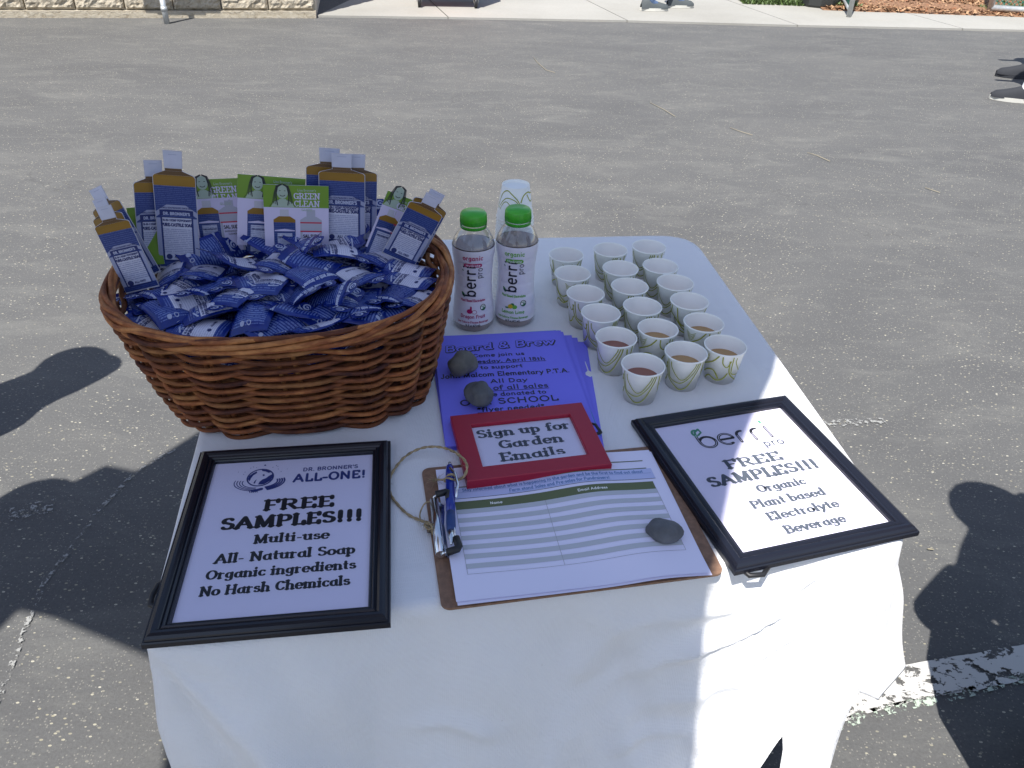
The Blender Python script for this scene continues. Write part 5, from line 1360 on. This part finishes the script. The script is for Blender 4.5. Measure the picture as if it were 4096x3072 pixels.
# ================================================================== PEN + TWINE
pn = empty('ballpoint_pen', W2(720, 640, TH+.014), 0, 'blue ballpoint pen tied with twine lying on the clipboard clip', 'pen'); bpy.context.view_layer.update()
def PL(zx, zy, z): return toL(W2(zx, zy, TH+z), pn)
A0, B0 = PL(708, 268, .0200), PL(724, 1015, .0175)
def along(t, dz=0): return A0.lerp(B0, t)+Vector((0, 0, dz))
mb = MB(); mb.tube([along(-.04), along(.0)], .0022, M['chrome'], 12); mb.build('clicker', pn)
mb = MB(); mb.tube([along(0), along(.02), along(.10), along(.45), along(.62)], [.0036, .0046, .0053, .0056, .0052], M['penblue'], 18); mb.build('barrel', pn)
mb = MB(); mb.tube([along(.62), along(.70), along(.80), along(.85)], [.0052, .0056, .0054, .0048], M['pengrip'], 18); mb.build('grip', pn)
mb = MB(); mb.tube([along(.85), along(.92), along(.985), along(1.0)], [.0046, .0034, .0018, .0012], M['chrome'], 16); mb.build('tip', pn)
mb = MB(); q0 = PL(760, 340, .024); q1 = PL(785, 450, .026); q2 = PL(768, 570, .022); mb.tube([along(.08, .006), q0, q1, q2], [.0016, .002, .0018, .0014], M['chrome'], 8); mb.build('pocket_clip', pn)
tw = empty('twine', W2(400, 450, TH+.004), 0, 'loop of jute twine tying the pen to the clipboard', 'twine'); bpy.context.view_layer.update()
def smooth(P, m=8):
    out = []
    for i in range(len(P)-1):
        p0, p1, p2, p3 = P[max(0, i-1)], P[i], P[i+1], P[min(len(P)-1, i+2)]
        for s_ in range(m):
            t = s_/m; out.append(.5*((2*p1)+(-p0+p2)*t+(2*p0-5*p1+4*p2-p3)*t*t+(-p0+3*p1-3*p2+p3)*t**3))
    out.append(P[-1]); return out
TWP = [(790, 405, .018), (850, 360, .024), (872, 280, .030), (845, 210, .030), (770, 150, .026), (690, 110, .022), (600, 90, .018), (500, 90, .014), (400, 115, .010), (300, 170, .008), (220, 250, .006), (160, 340, .006), (130, 420, .005), (130, 480, .004), (160, 560, .004), (220, 640, .003), (300, 720, .003), (400, 775, .003), (470, 800, .008), (540, 830, .013)]
base_ = smooth([toL(W2(x, y, TH+z), tw) for x, y, z in TWP])
def twist(path, ph, r_):
    out = []; 
    for i, p_ in enumerate(path):
        t = (path[min(len(path)-1, i+1)]-path[max(0, i-1)]).normalized(); a = t.cross(Vector((0, 0, 1))).normalized(); b = a.cross(t); an = ph+i*.55
        out.append(p_+(a*cos(an)+b*sin(an))*r_)
    return out
def fuzz(mb, path, n, l, seed):
    rnd = random.Random(seed)
    for i in range(n):
        p_ = rnd.choice(path); d = Vector((rnd.uniform(-1, 1), rnd.uniform(-1, 1), rnd.uniform(-.2, .8))).normalized()*l*rnd.uniform(.4, 1); mb.tube([p_, p_+d*.6+Vector((0, 0, .001)), p_+d], .00018, M['twine'], 3)
for k in range(2):
    mb = MB(); mb.tube(twist(base_, k*pi, .00085), .00105, M['twine'], 6); fuzz(mb, base_, 16, .008, k); mb.build('strand', tw)
mb = MB()
kn = smooth([toL(W2(x, y, TH+z), tw) for x, y, z in [(660, 420, .012), (680, 370, .022), (725, 348, .0275), (765, 375, .022), (770, 410, .014), (730, 395, .026), (690, 385, .024), (640, 400, .014), (580, 400, .012), (555, 415, .012)]])
mb.tube(kn, .0013, M['twine'], 6); fuzz(mb, kn[-12:], 26, .012, 5); fuzz(mb, kn, 8, .006, 6); mb.build('knot', tw)
mb = MB()
kn = smooth([toL(W2(x, y, TH+z), tw) for x, y, z in [(560, 600, .012), (480, 620, .012), (440, 680, .008), (425, 740, .006), (440, 790, .008), (500, 800, .014), (540, 850, .016), (500, 870, .010), (470, 820, .012), (530, 830, .018), (545, 920, .008)]])
mb.tube(kn, .0010, M['twine'], 6); fuzz(mb, kn[-30:], 26, .009, 8); mb.build('knot', tw)

# ================================================================== PICTURE FRAMES
def moulding(mb, wo, ho, prof, mt_):
    """prof: list of (inward distance, z) from the outer edge"""
    rows = []
    for d, z in prof:
        x, y = wo/2-d, ho/2-d; rows.append([mb.vert(p_) for p_ in ((-x, y, z), (x, y, z), (x, -y, z), (-x, -y, z))])
    for a, b in zip(rows, rows[1:]):
        for k in range(4): q = (k+1) % 4; mb.face((a[q], a[k], b[k], b[q]), mt_)
PROF = [(.0, 0), (0, .0060), (.0010, .0075), (.0022, .0072), (.0030, .0090), (.0050, .0118), (.0080, .0132), (.0110, .0130), (.0135, .0112), (.0150, .0095), (.0158, .0100), (.0168, .0110), (.0180, .0112), (.0190, .0102), (.0196, .0088), (.0206, .0092), (.0218, .0090), (.0225, .0075), (.0232, .0040)]
def sign_frame(c, ang_, wo, ho, label, tilt=(0, 0)):
    r = empty('picture_frame', (c[0], c[1], TH+.0025), 0, label, 'picture frame'); r.rotation_euler = (tilt[0], tilt[1], ang_)
    mb = MB(); moulding(mb, wo, ho, PROF, M['frame']); mb.build('moulding', r)
    wi, hi = wo-.0464, ho-.0464
    mb = MB(); mb.box((0, 0, .0012), (wo-.012, ho-.012, .002), M['bin']); mb.build('backing_board', r)
    mb = MB(); x, y = wi/2+.002, hi/2+.002; mb.poly([(-x, -y, .0042), (x, -y, .0042), (x, y, .0042), (-x, y, .0042)], M['paper']); pr = mb.build('printed_sheet', r)
    mb = MB(); mb.poly([(-x, -y, .0056), (x, -y, .0056), (x, y, .0056), (-x, y, .0056)], M['glass']); mb.build('glass', r)
    return r, pr, wi, hi
COOP = dict(thick=.33, thin=.15, serif=True)
def cl_(mb, s_, x, y, sz, w_, mt_=None, z=.0044, **k):
    """one line of heavy serif lettering fitted to width w_"""
    kw = dict(COOP)
    if s_ != s_.upper(): kw.update(thick=.265, thin=.115)
    kw.update(k)
    xs = w_/text_w(s_, sz); letters(mb, s_, x, y, sz, mt_ or M['black'], fmap=lift(z), xs=xs, **kw)
r, pr, wi, hi = sign_frame((-.2535, .6585), .1434, .2402, .2962, 'black picture frame with the soap free samples sign at the left front', (0, radians(-.5)))
mb = MB(); ib = M['logo']
# inner height hi ~ .25: positions measured from the top
Y = lambda v: hi/2-v*hi
Xf = lambda u: (u-.5)*wi
cl_(mb, 'FREE', Xf(.565), Y(.365), .0178, .083); cl_(mb, 'SAMPLES!!!', Xf(.540), Y(.475), .0185, .162)
cl_(mb, 'Multi-use', Xf(.550), Y(.578), .0135, .084); cl_(mb, 'All- Natural Soap', Xf(.530), Y(.682), .0135, .152)
cl_(mb, 'Organic ingredients', Xf(.520), Y(.772), .0128, .158); cl_(mb, 'No Harsh Chemicals', Xf(.500), Y(.862), .0128, .155); mb.build('lettering', pr)
mb = MB()
letters(mb, "DR. BRONNER'S", Xf(.735), Y(.098), .0066, ib, .20, fmap=lift(.0044), xs=1.02); letters(mb, 'ALL-ONE!', Xf(.735), Y(.175), .0145, ib, .22, fmap=lift(.0044), xs=.98)
gx, gy = Xf(.30), Y(.125)
ribbon(mb, A(gx, gy, .0155, .0155, 0, 360, 30), lambda a, b: .0009, ib, lift(.0044))
def blob(pts, z=.0045): mb.poly([(gx+x*.001, gy+y*.001, z) for x, y in pts], ib)
blob([(-1, -13), (6, -13), (13, -7), (15, 0), (14, 5), (10, 2), (7, -2), (3, -4), (0, -8)]); blob([(-14, 4), (-10, 9), (-6, 12), (-5, 9), (-9, 5), (-11, 0), (-12, -6), (-14.5, -2)])
blob([(0, 14.5), (7, 13), (12, 9), (9, 8), (5, 11), (1, 12)]); blob([(-6, -6), (-4, -3), (-5, -11), (-7, -10)]); blob([(2, 5), (4, 6), (5, 3), (3, 2)], .00452)
for k in range(4):
    ribbon(mb, A(gx, gy-.008, .030-.0032*k, .0165-.0018*k, 165, 262, 16), lambda a, b: .00055, ib, lift(.0044)); ribbon(mb, A(gx, gy-.008, .030-.0028*k, .0165-.0018*k, 15, -68, 16), lambda a, b: .0010, ib, lift(.0044))
ribbon(mb, [(gx+.004, gy-.0215), (gx-.002, gy-.0235), (gx-.006, gy-.0240)], lambda a, b: .0022, ib, lift(.0044))
for k in range(5): ribbon(mb, [(gx-.0105+k*.0021, gy-.0225), (gx-.0085+k*.0021, gy-.0270)], lambda a, b: .0005, ib, lift(.0045))
for (x, y, s_) in ((3, 23, .0013), (-14, 19, .0006), (-11, 21, .0006), (-7, 19.5, .0005), (-20, 12, .0006), (-28, 13, .0005), (-21, 8, .0006), (13, 18, .0006), (17, 21, .0006), (19, 19, .0006), (20, 14, .0006), (24, 9, .0006), (31, 13, .0005)):
    mb.poly([(gx+x*.001+s_*cos(a), gy+y*.001+s_*sin(a), .0045) for a in [2*pi*k/6 for k in range(6)]], ib)
mb.build('globe_logo', pr)
mb = MB(); mb.tube([(-.114, -.060, .002), (-.124, -.066, .0), (-.127, -.078, -.001), (-.126, -.092, -.001), (-.117, -.097, .001)], .003, M['rubber'], 8); mb.build('easel_leg', r)
r, pr, wi, hi = sign_frame((.3242, .7882), .3056, .2427, .2852, 'black picture frame with the beverage free samples sign at the right front, half in sun')
mb = MB(); Y = lambda v: hi/2-v*hi; Xf = lambda u: (u-.5)*wi
cl_(mb, 'FREE', Xf(.50), Y(.425), .0165, .083, M['greyink']); cl_(mb, 'SAMPLES!!!', Xf(.50), Y(.535), .0175, .158, M['greyink'])
T2 = dict(thick=.32, thin=.15)
cl_(mb, 'Organic', Xf(.545), Y(.635), .0128, .068, M['greyink'], **T2); cl_(mb, 'Plant based', Xf(.52), Y(.735), .0128, .103, M['greyink'], **T2)
cl_(mb, 'Electrolyte', Xf(.55), Y(.832), .0128, .098, M['greyink'], **T2); cl_(mb, 'Beverage', Xf(.55), Y(.935), .0128, .082, M['greyink'], **T2); mb.build('lettering', pr)
mb = MB()
x0, y0 = Xf(.26), Y(.235); s_ = .041
def lg(pts, w_=.0020, mt_=None): ribbon(mb, [(x0+x*s_, y0+y*s_) for x, y in pts], lambda a, b: w_, mt_ or M['black'], lift(.0044))
lg([(-.05, .72), (-.07, .50), (-.07, .3)]+A(.20, .28, .27, .27, 170, 360)+A(.20, .28, .27, .27, 0, 150))
lg([(.60, .28), (1.12, .28)]+A(.86, .28, .26, .27, 0, 300)); lg([(1.30, 0.02), (1.30, .36)]+A(1.50, .36, .20, .20, 180, 80)); lg([(1.84, 0.02), (1.84, .36)]+A(2.04, .36, .20, .20, 180, 80)); lg([(2.42, .02), (2.42, .56)])
for pts in ([(-.05, .70), (-.07, .50), (-.07, .3)]+A(.20, .28, .27, .27, 170, 360), A(.86, .28, .26, .27, 20, 280), [(1.30, .04), (1.30, .36)], [(1.84, .04), (1.84, .36)], [(2.42, .04), (2.42, .54)]):
    ribbon(mb, [(x0+x*s_, y0+y*s_) for x, y in pts], lambda a, b: .00035, M['paper'], lambda a, b, k: (a, b, .00450+k*3e-6))
lg(A(.02, .80, .13, .16, 250, 60)[::-1], .0016, M['logogreen']); lg([(-.06, .62), (.0, .86), (.18, .98)], .0016, M['logogreen']); lg([(.18, .96), (.20, .80), (.04, .68)], .0014, M['logogreen']); lg([(2.42, .82), (2.42, .86)], .0022, M['logogreen'])
mb.build('leaf_logo', pr)
mb = MB(); letters(mb, 'pro', Xf(.735), Y(.305), .0150, M['greyink'], .15, fmap=lift(.0044), xs=1.0); mb.build('small_lettering', pr)
mb = MB(); mb.tube([(-.108, -.136, .0), (-.104, -.1455, -.001), (-.088, -.148, -.0015), (-.074, -.138, .0)], .003, M['rubber'], 8); mb.build('easel_leg', r)

# red frame
rf = empty('red_frame', (.0237, .8245, TH+.0062), .2345, 'red picture frame asking to sign up for garden emails, lying on flyers and form', 'picture frame')
rf.rotation_euler = (radians(0), 0, .2345)
mb = MB(); wo, ho = .1845, .1350
moulding(mb, wo, ho, [(0, 0), (0, .0125), (.0008, .0135), (.0232, .0135), (.0240, .0128), (.0240, .0070)], M['red']); mb.build('moulding', rf)
mb = MB(); mb.box((0, 0, .003), (wo-.006, ho-.006, .004), M['bin']); mb.build('backing_board', rf)
mb = MB(); x, y = wo/2-.023, ho/2-.023; mb.poly([(-x, -y, .0074), (x, -y, .0074), (x, y, .0074), (-x, y, .0074)], M['paper']); pr = mb.build('printed_sheet', rf)
mb = MB(); mb.poly([(-x, -y, .0086), (x, -y, .0086), (x, y, .0086), (-x, y, .0086)], M['glass']); mb.build('glass', rf)
mb = MB()
cl_(mb, 'Sign up for', .0, .0200, .0165, .128, M['greyink'], z=.0077); cl_(mb, 'Garden', .004, -.0060, .0165, .087, M['greyink'], z=.0077); cl_(mb, 'Emails', .0, -.0315, .0165, .086, M['greyink'], z=.0077); mb.build('lettering', pr)
mb = MB(); mb.tube([(.088, .035, .002), (.101, .028, .001), (.103, .012, .001), (.092, .004, .002)], .003, M['rubber'], 8); mb.build('easel_leg', rf)

# ================================================================== PEOPLE
def person(loc, yaw, joints, radii, edges, zone, mats_, label, name='person', hair=None, shoes=(), scale=1):
    """joints: name->(x,y,z); one skinned continuous body"""
    r = empty(name, loc, yaw, label, 'person'); r.scale = (scale,)*3
    names = list(joints); me = bpy.data.meshes.new('skeleton')
    me.from_pydata([joints[n] for n in names], [(names.index(a), names.index(b)) for a, b in edges], [])
    o = bpy.data.objects.new('tmp', me); COL.objects.link(o)
    sm = o.modifiers.new('skin', 'SKIN'); sm.use_smooth_shade = True
    for i, n in enumerate(names):
        sv = me.skin_vertices[0].data[i]; q = radii[n]; sv.radius = q if isinstance(q, tuple) else (q, q)
        sv.use_root = (n == 'pelvis')
    ss = o.modifiers.new('sub', 'SUBSURF'); ss.levels = 2; ss.render_levels = 2
    dg = bpy.context.evaluated_depsgraph_get(); dg.update(); bm_ = bpy.data.meshes.new_from_object(o.evaluated_get(dg)); bpy.data.objects.remove(o)
    for m_ in mats_: bm_.materials.append(m_)
    segs = [(Vector(joints[a]), Vector(joints[b]), zone.get(b, 0)) for a, b in edges]
    for f_ in bm_.polygons:
        c = f_.center; best = 1e9; mi = 0
        for a, b, z_ in segs:
            ab = b-a; t = max(0, min(1, (c-a).dot(ab)/ab.length_squared)); d = (c-(a+ab*t)).length
            if d < best: best = d; mi = z_
        f_.material_index = mi; f_.use_smooth = True
    b_ = obj('body', bm_, r)
    hd = Vector(joints['head'])
    if hair:
        mb = MB(); nu, nv = 18, 10; rows = []
        for j in range(nv+1):
            th = pi*.66*j/nv; rows.append([((hd.x+.098*sin(th)*cos(2*pi*i/nu), hd.y-.015+.112*sin(th)*sin(2*pi*i/nu), hd.z+.03+.125*cos(th)+.008*noise.noise((i, j*2, 0))), (0, 0)) for i in range(nu)])
        mb.grid(rows[::-1], hair, closed=True); mb.build('hair', r)
    for (x, y, z, rz, ma, mo) in shoes:
        mb = MB(); rows = []; C_, S_ = cos(rz), sin(rz)
        prof = [(-.11, .030, .045), (-.10, .036, .085), (-.04, .038, .10), (.03, .042, .070), (.09, .046, .052), (.14, .040, .040), (.165, .018, .022)]
        for (yy, hw, hh) in prof:
            rows.append([((x+(hw*cos(a))*C_-yy*S_, y+(hw*cos(a))*S_+yy*C_, z+.022+hh*max(0, sin(a))), (0, 0)) for a in [pi*k/8 for k in range(9)]])
        mb.grid(rows, ma); sh = mb.build('shoe', r)
        mb = MB(); n_ = 20; ol = [(x+(.050*cos(2*pi*k/n_)*(.85 if sin(2*pi*k/n_) < 0 else 1))*C_-(.025+.145*sin(2*pi*k/n_))*S_, y+(.050*cos(2*pi*k/n_)*(.85 if sin(2*pi*k/n_) < 0 else 1))*S_+(.025+.145*sin(2*pi*k/n_))*C_) for k in range(n_)]
        outline_prism(mb, ol, z+.002, z+.028, mo, mo); mb.build('sole', sh)
    return r
ED = [('pelvis', 'waist'), ('waist', 'chest'), ('chest', 'neck'), ('neck', 'head'), ('head', 'crown'), ('chest', 'shL'), ('shL', 'elL'), ('elL', 'wrL'), ('wrL', 'haL'), ('chest', 'shR'), ('shR', 'elR'), ('elR', 'wrR'), ('wrR', 'haR'),
      ('pelvis', 'hiL'), ('hiL', 'knL'), ('knL', 'anL'), ('anL', 'toL'), ('pelvis', 'hiR'), ('hiR', 'knR'), ('knR', 'anR'), ('anR', 'toR')]
RAD = dict(pelvis=(.15, .11), waist=(.135, .10), chest=(.155, .115), neck=.055, head=(.078, .095), crown=(.06, .075), shL=.065, elL=.043, wrL=.030, haL=.032, shR=.065, elR=.043, wrR=.030, haR=.032,
           hiL=.088, knL=.058, anL=.040, toL=.030, hiR=.088, knR=.058, anR=.040, toR=.030)
ZONE = dict(waist=1, chest=1, neck=1, head=0, crown=0, shL=1, elL=1, wrL=0, haL=0, shR=1, elR=1, wrR=0, haR=0, hiL=2, knL=2, anL=2, toL=2, hiR=2, knR=2, anR=2, toR=2)
def stand(H=1.65, stride=0., arms=0., lean=0.):
    k = H/1.65
    J = dict(pelvis=(0, 0, .92), waist=(0, 0+lean*.3, 1.05), chest=(0, lean*.7, 1.27), neck=(0, lean, 1.42), head=(0, .01+lean, 1.53), crown=(0, .01+lean, 1.60),
             shL=(-.19, lean*.8, 1.36), elL=(-.25, .02+lean*.6-arms*.1, 1.08), wrL=(-.24, .10+lean*.5+arms*.3, .88+arms*.3), haL=(-.24, .15+lean*.5+arms*.36, .83+arms*.32),
             shR=(.19, lean*.8, 1.36), elR=(.25, .02+lean*.6-arms*.1, 1.08), wrR=(.24, .10+lean*.5+arms*.3, .88+arms*.3), haR=(.24, .15+lean*.5+arms*.36, .83+arms*.32),
             hiL=(-.09, 0, .86), knL=(-.10, stride*.5+.02, .48), anL=(-.10, stride, .09), toL=(-.10, stride+.12, .04),
             hiR=(.09, 0, .86), knR=(.10, -stride*.4+.02, .48), anR=(.10, -stride, .09), toR=(.10, -stride+.12, .04))
    return {n: tuple(c*k for c in v) for n, v in J.items()}, {n: (tuple(c*k for c in v) if isinstance(v, tuple) else v*k) for n, v in RAD.items()}
def sh_of(J, ma, mo, yaw_=(0, 0)): return [(J['anL'][0], J['anL'][1]+.02, 0, yaw_[0], ma, mo), (J['anR'][0], J['anR'][1]+.02, 0, yaw_[1], ma, mo)]
MT = lambda a, b: [M['skin'], M[a], M[b]]
dshift = lambda z: (cos(SAZ)*z/math.tan(SUN_EL), sin(SAZ)*z/math.tan(SUN_EL))
# walker on the walkway
J, R_ = stand(1.55, .17); pw = at(2650, 36, .02)
person((pw.x, pw.y, .018), radians(-82), J, R_, ED, ZONE, MT('shirt', 'jeans'), 'person in jeans and grey sneakers with white soles walking along the walkway', hair=M['hair'], shoes=sh_of(J, M['shoe'], M['sole']))
# person at the right of the table (black shoes just enter the corner)
J, R_ = stand(1.55, .0, .35, .20)
for q_ in ('pelvis', 'waist', 'chest'): R_[q_] = tuple(v*1.3 for v in R_[q_])
for q_ in ('elL', 'elR', 'shL', 'shR'): R_[q_] *= 1.45
J.update(elL=(-.23, .24, 1.00), wrL=(-.10, .24, .93), haL=(-.04, .22, .93), elR=(.26, .08, 1.05), wrR=(.12, .25, .98), haR=(.06, .27, .97))
pr_ = person((1.065, .685, 0), radians(45), J, R_, ED, ZONE, MT('dark', 'dark'), 'person in dark coat and black shoes standing at the lower right corner', hair=M['hair'], shoes=sh_of(J, M['rubber'], M['dark']))
mb = MB(); rows = []
for z, rx, ry, oy in ((1.12, .20, .16, .10), (.98, .27, .22, .06), (.80, .32, .27, .03), (.60, .33, .29, .02), (.46, .315, .29, .01)):
    rows.append([((rx*cos(2*pi*k/28)*(1+.03*sin(7*2*pi*k/28)), oy+ry*sin(2*pi*k/28)*(1+.03*cos(6*2*pi*k/28)), z), (0, 0)) for k in range(28)])
mb.grid(rows[::-1], M['dark'], closed=True); mb.build('coat', pr_)
# photographer behind the camera
J, R_ = stand(1.62, .0, .9, .03)
J.update(elL=(-.22, .16, 1.12), wrL=(-.10, .30, 1.28), haL=(-.06, .33, 1.32), elR=(.22, .16, 1.12), wrR=(.10, .30, 1.28), haR=(.06, .33, 1.32))
person((-.06, -.50, 0), 0, J, R_, ED, ZONE, MT('dark', 'jeans'), 'person in a dark top standing in front of the table where the picture is taken', hair=M['hair'], shoes=sh_of(J, M['shoe'], M['sole']))
# two people to the left, outside the frame, whose shadows reach in
J, R_ = stand(1.68, .0, .0)
dx, dy = dshift(1.63); person((-1.35-dx, 2.07-dy, 0), radians(42), J, R_, ED, ZONE, MT('white_tee', 'jeans'), 'person in a white shirt standing left of the table, farther one', hair=M['hair'], shoes=sh_of(J, M['shoe'], M['sole']))
J, R_ = stand(1.60, .0, .0)
dx, dy = dshift(1.55); person((-1.15-dx, 1.44-dy, 0), radians(62), J, R_, ED, ZONE, MT('redcloth', 'dark'), 'person in a red shirt standing left of the table, nearer one', hair=M['hair'], shoes=sh_of(J, M['shoe'], M['sole']))
# two children running at the right edge
J, R_ = stand(1.20, .22, .5, .08); pk = at(4040, 408, 0)
person((pk.x+.24, pk.y+.02, 0), radians(70), J, R_, ED, ZONE, MT('shirt', 'white_tee'), 'child in white trousers and white socks at the right edge', hair=M['hair'], shoes=sh_of(J, M['dark'], M['sole']))
J, R_ = stand(1.25, .2, .4, .06); pk = at(4060, 318, 0)
person((pk.x+.24, pk.y+.08, 0), radians(75), J, R_, ED, ZONE, MT('redcloth', 'dark'), 'child in dark trousers and dark shoes behind the other at the right edge', hair=M['hair'], shoes=sh_of(J, M['dark'], M['dark']))

# ================================================================== ADDED SHADE BLOCKER, unseen, above and behind the camera
HS = 2.7; ox, oy = dshift(HS)
SHP = [(.20, .10), (.30, .60), (.335, .77), (.374, .952), (.447, 1.167), (.487, 1.256), (.549, 1.381), (.79, 2.02), (-.60, 2.10), (-.868, 1.74), (-.966, 1.575), (-1.053, 1.595), (-1.169, 1.446), (-1.216, 1.386), (-1.48, 1.12), (-1.30, .96), (-1.045, 1.055), (-1.03, 1.12), (-.952, 1.104), (-.66, .995), (-.60, .80), (-.50, .10)]  # blocker outline traced from the wanted shade edges on table and ground
ss = empty('shade_blocker', (-.3, -.4, HS), 0, 'beige fabric shade sail stretched above the table, held by a thin steel mast', 'shade sail')
mb = MB(); P = [(x-ox+.3, y-oy+.4, .0) for x, y in SHP]
mb.poly(P, M['blocker']); mb.poly([(x, y, z-.004) for x, y, z in P[::-1]], M['blocker'])
for k in range(len(P)): a, b = P[k], P[(k+1) % len(P)]; mb.poly([(a[0], a[1], -.004), (b[0], b[1], -.004), b, a], M['blocker'])
mb.build('fabric', ss)
mb = MB(); mb.tube([(-.35, -.75, -HS), (-.35, -.75, -.004)], .02, M['steel'], 10); mb.build('mast', ss)  # added too, only carries the unseen blocker
